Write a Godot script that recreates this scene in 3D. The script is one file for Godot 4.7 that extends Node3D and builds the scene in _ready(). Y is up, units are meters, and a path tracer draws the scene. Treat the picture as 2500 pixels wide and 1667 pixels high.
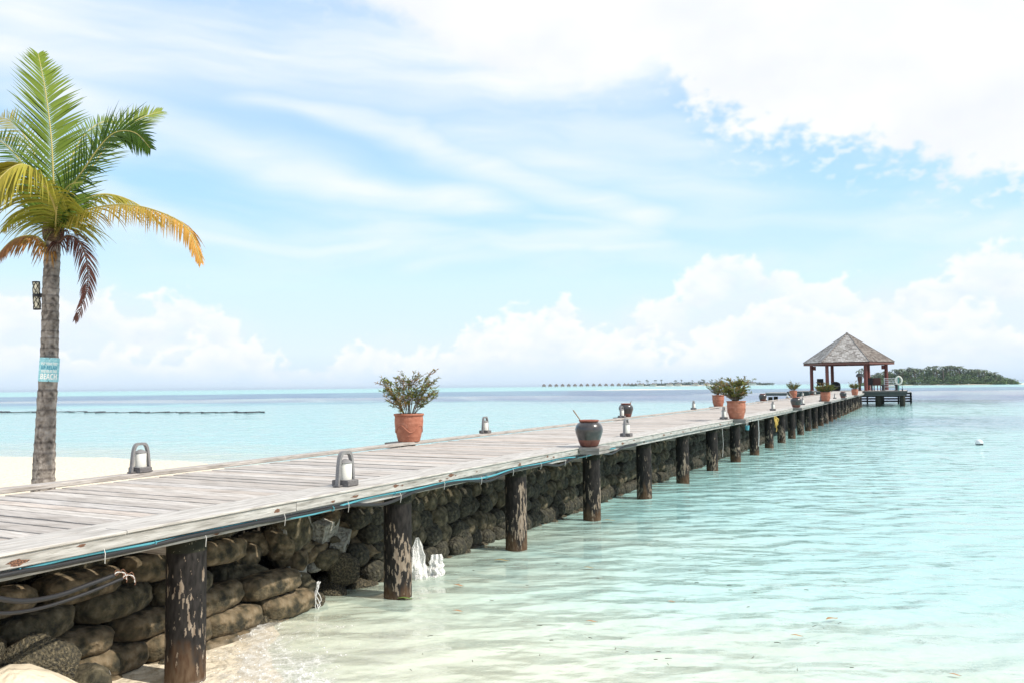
extends Node3D
# A timber jetty over a tropical lagoon. x right, y up, camera looks along -z; still water lies at y = 0; units are metres.

const EYE := Vector3(0, 1.65, 0)
const FOCAL := 2018.0 / 1667.0            # focal length in picture heights
const PITCH := 3.12
const ROLL := -0.58
const JETTY_TURN := 27.0                  # the jetty leaves 27 degrees to the right of the view
const SUN_FROM := Vector3(0.655, 0.72, 0.25)

var M := {}
var used := {}
var rng := RandomNumberGenerator.new()
var along := Vector3(sin(deg_to_rad(JETTY_TURN)), 0, -cos(deg_to_rad(JETTY_TURN)))
var inward := Vector3(-cos(deg_to_rad(JETTY_TURN)), 0, -sin(deg_to_rad(JETTY_TURN)))
var jetty_basis := Basis(along, Vector3.UP, -inward)

# ------------------------------------------------------------------ helpers
func bend(s: float) -> float:                           # the jetty veers inward a little towards its head
	return 0.85 * pow(maxf(s - 20.0, 0.0) / 47.0, 1.25)

func jp(s: float, l: float, y: float) -> Vector3:      # a point s metres along the jetty, l metres inward of the eye, at height y
	return along * s + inward * (l + bend(s)) + Vector3(0, y, 0)

func jb(s: float) -> Basis:                             # axes there: x along the jetty, z out towards the open lagoon
	return Basis(Vector3.UP, (bend(s + 0.5) - bend(s - 0.5))) * jetty_basis

func jt(s: float, l: float, y: float) -> Transform3D:
	return Transform3D(jb(s), jp(s, l, y))

func ray(px: float, py: float) -> Vector3:              # direction of a pixel of the 2500 x 1667 photograph
	var d := Vector3((px - 1250.0) / 1667.0 / FOCAL, -(py - 833.5) / 1667.0 / FOCAL, -1.0)
	return Basis.from_euler(Vector3(deg_to_rad(PITCH), 0, 0)) * (Basis(Vector3(0, 0, 1), deg_to_rad(ROLL)) * d)

func at_depth(px: float, py: float, depth: float) -> Vector3:   # the point of that pixel at a known distance in front of the eye
	var d := ray(px, py)
	return EYE + d * (depth / -d.z)

func numbered(called: String) -> String:
	if not used.has(called):
		used[called] = 0
		return called
	used[called] += 1
	return "%s_%03d" % [called, used[called]]

func tag(o: Node, label: String, category: String, group := "") -> void:
	o.set_meta("label", label)
	o.set_meta("category", category)
	if group:
		o.set_meta("group", group)

func thing(called: String, label: String, category: String, where := Transform3D(), group := "") -> Node3D:
	var o := Node3D.new()
	o.name = numbered(called)
	add_child(o)
	o.transform = where
	tag(o, label, category, group)
	return o

func part(called: String, mesh: Mesh, material: Material, parent: Node, where := Transform3D()) -> MeshInstance3D:
	var o := MeshInstance3D.new()
	o.name = called
	o.mesh = mesh
	o.material_override = material
	o.transform = where
	parent.add_child(o, true)
	return o

func setting(called: String, mesh: Mesh, material: Material) -> MeshInstance3D:
	var o := MeshInstance3D.new()
	o.name = called
	o.mesh = mesh
	o.material_override = material
	o.set_meta("kind", "structure")
	add_child(o, true)
	return o

func smooth(a: float, b: float, x: float) -> float:
	return smoothstep(a, b, x)

func table(points: Array, x: float) -> float:           # piecewise linear lookup, points = [[x, y], ...]
	if x <= points[0][0]:
		return points[0][1]
	for i in range(1, points.size()):
		if x <= points[i][0]:
			return lerpf(points[i - 1][1], points[i][1], (x - points[i - 1][0]) / (points[i][0] - points[i - 1][0]))
	return points[-1][1]

func noise_of(seed_value: int, frequency: float, octaves := 4, kind := FastNoiseLite.TYPE_SIMPLEX_SMOOTH) -> FastNoiseLite:
	var n := FastNoiseLite.new()
	n.seed = seed_value
	n.noise_type = kind
	n.frequency = frequency
	n.fractal_type = FastNoiseLite.FRACTAL_FBM if octaves > 1 else FastNoiseLite.FRACTAL_NONE
	n.fractal_octaves = octaves
	return n

func lin(r: float, g: float, b: float) -> Color:        # a base colour given as linear values
	return Color(r, g, b).linear_to_srgb()

func grow() -> SurfaceTool:
	var st := SurfaceTool.new()
	st.begin(Mesh.PRIMITIVE_TRIANGLES)
	return st

func quad(st: SurfaceTool, a: Vector3, b: Vector3, c: Vector3, d: Vector3, ua := Vector2.ZERO, ub := Vector2.ZERO, uc := Vector2.ZERO, ud := Vector2.ZERO) -> void:
	# a b c d run clockwise seen from the front
	var n := (c - a).cross(b - a).normalized()
	st.set_normal(n)
	for k in [[a, ua], [b, ub], [c, uc], [a, ua], [c, uc], [d, ud]]:
		st.set_uv(k[1])
		st.add_vertex(k[0])

func tri(st: SurfaceTool, a: Vector3, b: Vector3, c: Vector3) -> void:
	st.set_normal((c - a).cross(b - a).normalized())
	st.add_vertex(a)
	st.add_vertex(b)
	st.add_vertex(c)

func prism(st: SurfaceTool, outline: PackedVector2Array, length: float, at: Transform3D, shift := Vector2.ZERO) -> void:
	# a convex outline (counter-clockwise in y-z, seen from +x) drawn along x from -length/2 to length/2; u runs along x in metres
	var n := outline.size()
	var h := length / 2
	var round_ := 0.0
	for i in n:
		var p := outline[i]
		var q := outline[(i + 1) % n]
		var w := p.distance_to(q)
		var a := at * Vector3(-h, p.y, p.x)
		var b := at * Vector3(h, p.y, p.x)
		var c := at * Vector3(h, q.y, q.x)
		var d := at * Vector3(-h, q.y, q.x)
		quad(st, a, b, c, d, shift + Vector2(0, round_), shift + Vector2(length, round_), shift + Vector2(length, round_ + w), shift + Vector2(0, round_ + w))
		round_ += w
	for side in [-1.0, 1.0]:
		var fan := []
		for p in outline:
			fan.append(at * Vector3(h * side, p.y, p.x))
		for i in range(1, n - 1):
			var a: Vector3 = fan[0]
			var b: Vector3 = fan[i]
			var c: Vector3 = fan[i + 1]
			if side > 0:
				var t := b
				b = c
				c = t
			st.set_normal((at.basis * Vector3(side, 0, 0)).normalized())
			for v in [[a, outline[0]], [b, outline[i]], [c, outline[i + 1]]]:
				st.set_uv(shift + Vector2(v[1].x, v[1].y))
				st.add_vertex(v[0])

func rect_outline(wide: float, high: float, chamfer := 0.0) -> PackedVector2Array:
	var w := wide / 2
	var h := high / 2
	var c := chamfer
	# x of the outline becomes z, y stays y; the order makes faces look outward
	if c <= 0:
		return PackedVector2Array([Vector2(-w, -h), Vector2(-w, h), Vector2(w, h), Vector2(w, -h)])
	return PackedVector2Array([Vector2(-w, -h + c), Vector2(-w, h - c), Vector2(-w + c, h), Vector2(w - c, h), Vector2(w, h - c), Vector2(w, -h + c), Vector2(w - c, -h), Vector2(-w + c, -h)])

func beam(long: float, high: float, wide: float, chamfer := 0.004, shift := Vector2.ZERO) -> ArrayMesh:   # along x
	var st := grow()
	prism(st, rect_outline(wide, high, chamfer), long, Transform3D(), shift)
	st.generate_tangents()
	return st.commit()

func block(st: SurfaceTool, centre: Vector3, size: Vector3, chamfer := 0.004, turn := Basis()) -> void:
	prism(st, rect_outline(size.z, size.y, chamfer), size.x, Transform3D(turn, centre))

func lathe(profile: Array, segments := 32) -> ArrayMesh:
	# profile = [[radius, y], ...] from bottom to top
	var verts := PackedVector3Array()
	var uvs := PackedVector2Array()
	var index := PackedInt32Array()
	var run := 0.0
	for k in profile.size():
		if k:
			run += Vector2(profile[k][0], profile[k][1]).distance_to(Vector2(profile[k - 1][0], profile[k - 1][1]))
		for i in segments + 1:
			var a := TAU * i / segments
			var r: float = profile[k][0]
			verts.append(Vector3(cos(a) * r, profile[k][1], sin(a) * r))
			uvs.append(Vector2(float(i) / segments, run))
	var row := segments + 1
	for k in profile.size() - 1:
		for i in segments:
			var a := k * row + i
			index.append_array([a, a + 1, a + row, a + 1, a + row + 1, a + row])
	return surface_of(verts, uvs, index)

func surface_of(verts: PackedVector3Array, uvs: PackedVector2Array, index: PackedInt32Array, colors := PackedColorArray()) -> ArrayMesh:
	# smooth normals from the triangles (clockwise fronts)
	var normals := PackedVector3Array()
	normals.resize(verts.size())
	for t in range(0, index.size(), 3):
		var a := index[t]
		var b := index[t + 1]
		var c := index[t + 2]
		var n := (verts[c] - verts[a]).cross(verts[b] - verts[a])
		normals[a] += n
		normals[b] += n
		normals[c] += n
	# share normals between vertices that lie on one spot (seams of lathes and tubes)
	var spots := {}
	if verts.size() < 6000:
		for i in verts.size():
			var key := Vector3i((verts[i] * 20000.0).round())
			if spots.has(key):
				spots[key].append(i)
			else:
				spots[key] = [i]
		for key in spots:
			var same: Array = spots[key]
			if same.size() > 1:
				var total := Vector3.ZERO
				for i in same:
					total += normals[i]
				for i in same:
					normals[i] = total
	for i in normals.size():
		normals[i] = normals[i].normalized() if normals[i].length_squared() > 0 else Vector3.UP
	var arrays := []
	arrays.resize(Mesh.ARRAY_MAX)
	arrays[Mesh.ARRAY_VERTEX] = verts
	arrays[Mesh.ARRAY_NORMAL] = normals
	if uvs.size():
		arrays[Mesh.ARRAY_TEX_UV] = uvs
	if colors.size():
		arrays[Mesh.ARRAY_COLOR] = colors
	arrays[Mesh.ARRAY_INDEX] = index
	var mesh := ArrayMesh.new()
	mesh.add_surface_from_arrays(Mesh.PRIMITIVE_TRIANGLES, arrays)
	return mesh

func tube(points: Array, radii: Array, segments := 8) -> ArrayMesh:
	var verts := PackedVector3Array()
	var uvs := PackedVector2Array()
	var index := PackedInt32Array()
	var n := points.size()
	var side := Vector3.ZERO
	var run := 0.0
	for k in n:
		var p: Vector3 = points[k]
		var f: Vector3 = (points[mini(k + 1, n - 1)] - points[maxi(k - 1, 0)]).normalized()
		if side == Vector3.ZERO:
			side = f.cross(Vector3.UP if absf(f.y) < 0.9 else Vector3.RIGHT).normalized()
		side = (side - f * side.dot(f)).normalized()
		var up := side.cross(f)
		var r: float = radii[k] if k < radii.size() else radii[-1]
		if k:
			run += p.distance_to(points[k - 1])
		for i in segments + 1:
			var a := TAU * i / segments
			verts.append(p + (side * cos(a) + up * sin(a)) * r)
			uvs.append(Vector2(float(i) / segments, run))
	var row := segments + 1
	for k in n - 1:
		for i in segments:
			var a := k * row + i
			index.append_array([a, a + 1, a + row, a + 1, a + row + 1, a + row])
	for cap in [0, n - 1]:
		var base := verts.size()
		verts.append(points[cap])
		uvs.append(Vector2(0.5, 0))
		for i in segments:
			var a: int = cap * row + i
			if cap == 0:
				index.append_array([base, a + 1, a])
			else:
				index.append_array([base, a, a + 1])
	return surface_of(verts, uvs, index)

func curve(points: Array, steps: int) -> Array:         # Catmull-Rom through the points
	var out := []
	var n := points.size()
	for k in n - 1:
		var a: Vector3 = points[maxi(k - 1, 0)]
		var b: Vector3 = points[k]
		var c: Vector3 = points[k + 1]
		var d: Vector3 = points[mini(k + 2, n - 1)]
		for i in steps:
			out.append(b.cubic_interpolate(c, a, d, float(i) / steps))
	out.append(points[-1])
	return out

# ------------------------------------------------------------------ camera, sun, sky
func set_camera_and_light() -> void:
	var camera := Camera3D.new()
	camera.name = "camera"
	camera.fov = rad_to_deg(2.0 * atan(0.5 / FOCAL))
	camera.position = EYE
	camera.basis = Basis.from_euler(Vector3(deg_to_rad(PITCH), 0, 0)) * Basis(Vector3(0, 0, 1), deg_to_rad(ROLL))
	camera.near = 0.05
	camera.far = 20000.0
	camera.current = true
	add_child(camera)
	var sun := DirectionalLight3D.new()
	sun.name = "sun"
	sun.light_energy = 1.55
	sun.light_color = Color(1.0, 0.965, 0.91)
	sun.light_angular_distance = 0.9
	sun.shadow_enabled = true
	add_child(sun)
	sun.look_at_from_position(SUN_FROM * 50.0, Vector3.ZERO)
	var env := Environment.new()
	env.background_mode = Environment.BG_SKY
	env.sky = Sky.new()
	var sky_material := PanoramaSkyMaterial.new()
	sky_material.panorama = ImageTexture.create_from_image(sky_image())
	sky_material.energy_multiplier = 1.11
	env.sky.sky_material = sky_material
	env.tonemap_mode = Environment.TONE_MAPPER_LINEAR
	env.tonemap_exposure = 1.0
	env.fog_enabled = true
	env.fog_mode = Environment.FOG_MODE_EXPONENTIAL
	env.fog_density = 0.00012
	env.fog_light_color = Color(0.86, 0.93, 1.0)
	env.volumetric_fog_enabled = true      # only for the body of water
	env.volumetric_fog_density = 0.0
	env.sdfgi_enabled = true
	env.ssao_enabled = true
	env.ssil_enabled = true
	var world := WorldEnvironment.new()
	world.name = "world"
	world.environment = env
	add_child(world)

var sky_a: FastNoiseLite
var sky_b: FastNoiseLite
var sky_c: FastNoiseLite
var sky_d: FastNoiseLite
const BLUE := [[0.0, Color(0.83, 0.905, 0.975)], [2.5, Color(0.875, 0.94, 0.99)], [7.0, Color(0.83, 0.94, 1.0)], [13.0, Color(0.70, 0.87, 1.0)], [20.0, Color(0.66, 0.81, 1.0)], [35.0, Color(0.60, 0.76, 0.97)], [90.0, Color(0.42, 0.62, 0.92)]]
const SHEET_EDGE := [[-180, 24], [-120, 30], [-75, 24], [-45, 25], [-30, 27], [-12, 25.5], [-2, 21.6], [6.5, 19.6], [10.5, 20.6], [12.5, 18.2], [16, 16.2], [20.4, 15.0], [26.4, 13.2], [32, 11.2], [45, 12], [70, 18], [110, 26], [180, 24]]
const CUMULUS_TOP := [[-180, 5], [-140, 8], [-100, 4], [-70, 7], [-45, 5], [-33, 5.6], [-27, 6.3], [-23, 6.2], [-19.5, 5.0], [-16, 3.0], [-13.5, 1.9], [-11, 2.6], [-7, 2.6], [-4.5, 2.2], [-2.5, 4.4], [0.5, 5.4], [4, 5.2], [7, 4.4], [10, 5.6], [13, 7.2], [16.5, 8.2], [19, 7.0], [22, 6.2], [26, 6.6], [29, 8.0], [33, 8.4], [50, 6], [80, 8], [120, 5], [180, 5]]
# wisps of ice cloud: from (azimuth, elevation) to (azimuth, elevation), half width, density
const WISPS := [[-26.0, 17.6, -13.0, 14.6, 1.5, 0.75], [-14.0, 14.6, -1.5, 12.9, 1.3, 0.9], [-15.0, 18.3, -5.0, 17.4, 0.9, 0.8], [-5.0, 17.2, 8.0, 11.2, 1.1, 0.75], [1.0, 16.5, 13.0, 12.5, 2.4, 0.55], [-22.0, 9.6, -11.0, 9.9, 0.55, 0.6], [11.0, 10.7, 27.0, 10.9, 0.8, 0.4], [2.0, 11.6, 9.0, 10.0, 0.45, 0.4], [-30.0, 21.5, 4.0, 21.5, 3.6, 0.85], [-34.0, 14.0, -20.0, 16.0, 1.2, 0.5], [-8.0, 8.0, 3.0, 9.2, 0.6, 0.35], [-2.0, 9.1, 3.0, 8.8, 0.7, 0.5], [5.0, 8.5, 9.5, 8.9, 0.6, 0.5]]

func sky_color(az: float, el: float) -> Color:
	var c: Color = BLUE[-1][1]
	for i in range(1, BLUE.size()):
		if el <= BLUE[i][0]:
			c = BLUE[i - 1][1].lerp(BLUE[i][1], clampf((el - BLUE[i - 1][0]) / (BLUE[i][0] - BLUE[i - 1][0]), 0, 1))
			break
	var white := Color(0.965, 0.975, 0.99)
	# ice cloud: broad veils and the wisps, drawn out into fibres
	var wx := az + sky_a.get_noise_2d(az * 0.5, el * 1.2) * 5.0
	var wy := el + sky_b.get_noise_2d(az * 0.35, el * 0.8) * 1.8
	var veil := sky_c.get_noise_2d(wx * 0.35, wy * 1.6) * 0.5 + 0.5
	var fibre := sky_c.get_noise_2d(wx * 0.5 + wy * 1.1 + 200.0, wy * 4.2) * 0.5 + 0.5
	var thin := smooth(0.30, 0.85, veil) * 0.55 * smooth(5.0, 11.0, el)
	for w in WISPS:
		var dx: float = w[2] - w[0]
		var dy: float = w[3] - w[1]
		var t := clampf(((wx - w[0]) * dx + (wy - w[1]) * dy) / (dx * dx + dy * dy), 0.0, 1.0)
		var off := Vector2(wx - w[0] - dx * t, (wy - w[1] - dy * t))
		off.x *= 0.35
		var d := off.length() / float(w[4])
		if d < 2.6:
			thin = maxf(thin, exp(-d * d) * float(w[5]) * (0.45 + 0.6 * veil + 0.35 * fibre))
	thin = clampf(thin * (0.78 + 0.4 * fibre), 0.0, 0.95)
	c = c.lerp(white, thin)
	# the high sheet, crumbling into small flecks along its edge
	var edge := table(SHEET_EDGE, az)
	var crumbs := sky_d.get_noise_2d(az * 2.3, el * 3.6) * 1.5 + sky_d.get_noise_2d(az * 0.7, el * 1.2) * 1.5
	var large := sky_a.get_noise_2d(az * 0.6 + 70.0, el * 0.9)
	var broken := smooth(9.0, 13.0, az) * 0.75 + 0.25
	var above := el - edge + large * 1.3
	var sheet := smooth(-0.7, 1.3, above + crumbs * broken)
	var flecks := smooth(0.12, 0.5, sky_d.get_noise_2d(az * 2.1 + 40.0, el * 3.8)) * smooth(-3.2, -0.2, above) * broken
	sheet = maxf(sheet, flecks * 0.6)
	var body := Color(0.97, 0.975, 0.99).lerp(Color(0.905, 0.925, 0.978), clampf(sky_b.get_noise_2d(az * 0.8, el * 1.2) * 1.1 + 0.22 + fibre * 0.15, 0, 1) * 0.8)
	if el > 40.0:
		sheet *= lerpf(1.0, 0.62, smooth(40.0, 70.0, el))
	c = c.lerp(body, sheet)
	# heaped cloud over the horizon: a bluish bank with bright heads standing in it, two rows deep
	var top := table(CUMULUS_TOP, az)
	var soft := sky_c.get_noise_2d(az * 0.8 - 90.0, el * 1.5)
	var bank := smooth(-0.8, 2.6, top + 0.3 - el + soft * 2.4) * smooth(-0.8, 1.8, el)
	c = c.lerp(Color(0.89, 0.935, 0.98), bank * 0.75)
	for row in 2:
		var b1 := 1.0 - 2.3 * absf(sky_d.get_noise_2d(az * 0.40 + 300.0 + row * 55.0, el * 0.62))
		var b2 := 1.0 - 2.3 * absf(sky_d.get_noise_2d(az * 1.0 + 130.0 + row * 35.0, el * 1.35))
		var reach: float = (top * [1.0, 0.58][row] - el) * 0.55 + (b1 - 0.45) * 0.95 + (b2 - 0.5) * 0.5 + sky_a.get_noise_2d(az * 1.3 + 33.0 + row * 80.0, el * 0.5) * 1.3
		var head := smooth(0.0, 0.5, reach) * (1.0 - smooth(0.8, 2.4, reach) * 0.82) * smooth(-0.4, 1.6, el)
		var lit := clampf(0.62 + b2 * 0.42 - reach * 0.30, 0.0, 1.0)
		c = c.lerp(Color(0.875, 0.92, 0.975).lerp(Color(0.985, 0.985, 0.985), lit), clampf(head, 0, 1) * 0.92)
	# a thin haze line at the horizon
	c = c.lerp(Color(0.825, 0.90, 0.968), (1.0 - smooth(0.0, 2.4, el)) * 0.6)
	return c

func sky_image() -> Image:
	sky_a = noise_of(11, 0.055, 3)
	sky_b = noise_of(12, 0.09, 4)
	sky_c = noise_of(13, 0.12, 5)
	sky_d = noise_of(14, 0.28, 5)
	var wide := 4096
	var small := Image.create(512, 256, false, Image.FORMAT_RGB8)
	for y in 132:
		for x in 512:
			var az := (x + 0.5) / 512.0 * 360.0
			small.set_pixel(x, y, sky_color(az if az <= 180 else az - 360.0, maxf(90.0 - (y + 0.5) / 256.0 * 180.0, 0.0)))
	for y in range(132, 256):
		for x in 512:
			small.set_pixel(x, y, Color(0.80, 0.88, 0.93))
	small.resize(wide, wide / 2, Image.INTERPOLATE_CUBIC)
	# the same sky in finer steps over the sector from south-west to north-east of the view
	for y in range(660, 1030):
		var el := maxf(90.0 - (y + 0.5) / 2048.0 * 180.0, 0.0)
		for x in range(-430, 430):
			small.set_pixel(posmod(x, wide), y, sky_color((x + 0.5) / wide * 360.0, el))
	return small

# ------------------------------------------------------------------ beach, seabed and water
var bed_a: FastNoiseLite
var bed_b: FastNoiseLite
# the waterline, seen from above as (x, z); land lies on the left of the way from first to last
const SHORE := [Vector2(-400, -95), Vector2(-60, -33), Vector2(-30, -25.5), Vector2(-13.3, -21.6), Vector2(-10.6, -20.6), Vector2(-7.2, -19.2), Vector2(-5.0, -15.5), Vector2(-3.9, -11.0), Vector2(-2.9, -8.0), Vector2(-2.05, -6.3), Vector2(-1.75, -5.6), Vector2(-1.45, -4.7), Vector2(-0.9, -3.7), Vector2(0.4, -2.6), Vector2(4.0, -0.6), Vector2(14, 5), Vector2(60, 30), Vector2(400, 120)]

func shore_distance(x: float, z: float) -> float:       # > 0 over water
	var p := Vector2(x, z)
	var best := 1e9
	var sign_ := 1.0
	for i in SHORE.size() - 1:
		var a: Vector2 = SHORE[i]
		var b: Vector2 = SHORE[i + 1]
		var ab := b - a
		var t := clampf((p - a).dot(ab) / ab.length_squared(), 0, 1)
		var d := p.distance_to(a + ab * t)
		if d < best - 1e-4:
			best = d
			sign_ = 1.0 if ab.cross(p - a) < 0 else -1.0
	return best * sign_

func bed_height(x: float, z: float) -> float:
	var d := shore_distance(x, z) + bed_a.get_noise_2d(x * 1.0, z) * 0.5 * smooth(0, 6, absf(x) + absf(z)) + bed_b.get_noise_2d(x * 1.1, z * 1.1) * 0.22
	var far := Vector2(x, z).length()
	var h := 0.0
	if d < 0:
		h = -table([[-40, -1.4], [-12, -0.75], [-6, -0.36], [-3, -0.14], [-1.0, -0.03], [0, 0]], d)
	else:
		h = -table([[0, 0], [1.0, 0.10], [4, 0.45], [9, 0.85], [25, 1.35], [60, 1.9], [110, 2.6], [260, 3.2], [330, 1.5], [700, 1.4], [1500, 4.5]], d)
	h += bed_b.get_noise_2d(x * 2.0, z * 2.0) * 0.03 * smooth(0.0, 1.5, absf(d))
	# sand heaped against the foot of the sack wall
	h += 0.36 * exp(-(Vector2(x, z) - Vector2(-2.36, -3.95)).length_squared() / 0.14)
	if far > 40:
		h += bed_a.get_noise_2d(x * 0.2, z * 0.2) * 0.3 * smooth(40, 90, far)
	return h

# how thickly sea grass and coral cover the sand, plus one patch of painted sky reflection, 0 to 1
func grass_and_glint_cover(x: float, z: float) -> float:
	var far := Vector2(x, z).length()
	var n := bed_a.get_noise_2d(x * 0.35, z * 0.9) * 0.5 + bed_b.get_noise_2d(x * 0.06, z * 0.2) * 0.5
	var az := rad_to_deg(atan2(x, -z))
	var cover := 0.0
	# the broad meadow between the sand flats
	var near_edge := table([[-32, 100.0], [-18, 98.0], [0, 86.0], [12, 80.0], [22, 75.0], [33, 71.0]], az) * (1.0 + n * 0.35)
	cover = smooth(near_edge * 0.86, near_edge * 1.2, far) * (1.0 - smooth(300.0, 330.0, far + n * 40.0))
	# off the end of the jetty, a patch of sky reflection painted into the colour
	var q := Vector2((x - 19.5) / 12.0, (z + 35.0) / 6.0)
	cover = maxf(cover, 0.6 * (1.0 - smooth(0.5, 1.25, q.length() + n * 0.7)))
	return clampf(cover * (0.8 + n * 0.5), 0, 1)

func build_sea() -> void:
	bed_a = noise_of(21, 0.18, 4)
	bed_b = noise_of(22, 0.5, 4)
	# one sheet from the camera's feet to the horizon, its cells growing with distance
	var radii := PackedFloat32Array([0.0])
	var r := 0.5
	while r < 9000.0:
		radii.append(r)
		r *= 1.045 if r < 60 else 1.09
	var spokes := 360
	var verts := PackedVector3Array()
	var colors := PackedColorArray()
	var index := PackedInt32Array()
	var sand := Color(0.73, 0.65, 0.505)
	var meadow := Color(0.05, 0.07, 0.10)
	for k in radii.size():
		for i in spokes + 1:
			var a := TAU * i / spokes
			var x := sin(a) * radii[k]
			var z := -cos(a) * radii[k]
			verts.append(Vector3(x, bed_height(x, z), z))
			colors.append(sand.lerp(meadow, grass_and_glint_cover(x, z)))
	var row := spokes + 1
	for k in radii.size() - 1:
		for i in spokes:
			var a := k * row + i
			index.append_array([a, a + row, a + 1, a + 1, a + row, a + row + 1])
	setting("ground", surface_of(verts, PackedVector2Array(), index, colors), M.sand)
	# the water surface: low swell and chop as geometry, ripples as relief; its painted colour runs from
	# silty by the beach to turquoise over sand and blue over the meadow and where one patch paints in reflected sky
	var wave_a := noise_of(31, 0.22, 2)
	var wave_b := noise_of(32, 0.9, 2)
	verts = PackedVector3Array()
	colors = PackedColorArray()
	index = PackedInt32Array()
	radii = PackedFloat32Array([0.0])
	r = 2.0
	while r < 9500.0:
		radii.append(r)
		r += clampf(r * 0.012, 0.06, 400.0) if r < 70 else r * 0.06
	# fine spokes ahead, coarse ones elsewhere
	var angles := PackedFloat32Array()
	var a0 := -180.0
	while a0 < 179.9:
		angles.append(a0)
		a0 += 0.45 if absf(a0 + 0.01) < 40.0 else 5.0
	angles.append(180.0)
	row = angles.size()
	for k in radii.size():
		for i in row:
			var a := deg_to_rad(angles[i])
			var x := sin(a) * radii[k]
			var z := -cos(a) * radii[k]
			var off := shore_distance(x, z) if radii[k] < 60 else 60.0
			var y := 0.0
			if radii[k] < 120:
				y = (wave_a.get_noise_2d(x * 0.8, z * 2.2) * 0.022 + wave_b.get_noise_2d(x * 0.9, z * 2.0) * 0.012) * (0.2 + 0.8 * smooth(0.0, 3.0, off))
			verts.append(Vector3(x, y, z))
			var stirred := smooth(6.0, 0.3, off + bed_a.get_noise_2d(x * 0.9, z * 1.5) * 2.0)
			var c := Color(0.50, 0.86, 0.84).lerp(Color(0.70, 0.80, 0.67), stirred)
			colors.append(c.lerp(Color(0.17, 0.22, 0.46), grass_and_glint_cover(x, z)))
	# inside the lagoon the surface is smoother than on the ruffled open sea beyond it
	var border := 0
	while radii[border] < 86.0:
		border += 1
	var outer := PackedInt32Array()
	for k in radii.size() - 1:
		for i in row - 1:
			var a := k * row + i
			if k < border:
				index.append_array([a, a + row, a + 1, a + 1, a + row, a + row + 1])
			else:
				a -= border * row
				outer.append_array([a, a + row, a + 1, a + 1, a + row, a + row + 1])
	var inside := (border + 1) * row
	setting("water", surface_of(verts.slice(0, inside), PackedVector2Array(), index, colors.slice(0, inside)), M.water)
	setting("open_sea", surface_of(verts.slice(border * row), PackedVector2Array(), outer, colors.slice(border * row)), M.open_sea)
	# the water under that surface takes red out of the light in proportion to its depth
	var depth := FogVolume.new()
	depth.name = "water_body"
	# it reaches out to the edge of the meadow, where the clear channel begins
	var out := Vector3(0.4, 0, -0.917).normalized()
	depth.size = Vector3(900, 6.0, 300)
	depth.transform = Transform3D(Basis(out.cross(Vector3.UP), Vector3.UP, -out), out * (84.0 - 150.0) + Vector3(0, -3.03, 0))
	var matter := FogMaterial.new()
	matter.resource_name = "water_body"
	matter.albedo = lin(0.50, 0.98, 0.98)
	matter.density = 0.2
	depth.material = matter
	depth.set_meta("kind", "structure")
	add_child(depth)
	# and again over the far sand flats, past the channel
	var flats := depth.duplicate()
	flats.name = "flats_water_body"
	flats.size = Vector3(12000, 6.0, 8000)
	var away := Vector3(0.1, 0, -0.995).normalized()
	flats.transform = Transform3D(Basis(away.cross(Vector3.UP), Vector3.UP, -away), away * (330.0 + 4000.0) + Vector3(0, -3.03, 0))
	add_child(flats)

# ------------------------------------------------------------------ materials
func mat(called: String, color: Color, rough := 0.8) -> StandardMaterial3D:
	var m := StandardMaterial3D.new()
	m.resource_name = called
	m.albedo_color = color
	m.roughness = rough
	M[called] = m
	return m

func grain(seed_value: int, frequency: float, octaves: int, size := 512) -> Image:
	return noise_of(seed_value, frequency, octaves).get_seamless_image(size, size, false, false, 0.15, true)

func ramp(source: Image, stops: Array) -> Image:        # grey picture to colour, stops = [[at, linear Color], ...]
	var out := Image.create(source.get_width(), source.get_height(), false, Image.FORMAT_RGB8)
	var look := []
	for i in 256:
		var v := i / 255.0
		var c: Color = stops[-1][1]
		for k in range(1, stops.size()):
			if v <= stops[k][0]:
				c = stops[k - 1][1].lerp(stops[k][1], clampf((v - stops[k - 1][0]) / maxf(stops[k][0] - stops[k - 1][0], 1e-4), 0, 1))
				break
		look.append(c.linear_to_srgb())
	for y in source.get_height():
		for x in source.get_width():
			out.set_pixel(x, y, look[int(source.get_pixel(x, y).r * 255.0)])
	return out

func texture(image: Image) -> ImageTexture:
	return ImageTexture.create_from_image(image)

func mottled(called: String, stops: Array, frequency: float, scale: float, rough: float, relief := 0.0, seed_value := 5) -> StandardMaterial3D:
	# colour and relief from layered noise, laid on in the object's own axes
	var m := mat(called, Color.WHITE, rough)
	var g := grain(seed_value, frequency, 5)
	m.albedo_texture = texture(ramp(g, stops))
	m.uv1_triplanar = true
	m.uv1_scale = Vector3.ONE * scale
	if relief > 0:
		m.heightmap_enabled = true
		m.heightmap_texture = texture(grain(seed_value + 1, frequency * 1.5, 5))
		m.heightmap_scale = relief
	return m

func wood(called: String, tint: Color, picture: Texture2D, stretch := Vector3(0.55, 5.5, 1)) -> StandardMaterial3D:
	var m := mat(called, tint, 0.86)
	m.albedo_texture = picture
	m.uv1_scale = stretch
	m.detail_enabled = true
	m.detail_albedo = M.stain_picture
	m.detail_blend_mode = BaseMaterial3D.BLEND_MODE_MUL
	m.detail_uv_layer = BaseMaterial3D.DETAIL_UV_1
	m.heightmap_enabled = true
	m.heightmap_texture = M.grain_relief
	m.heightmap_scale = 0.25
	return m

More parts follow.
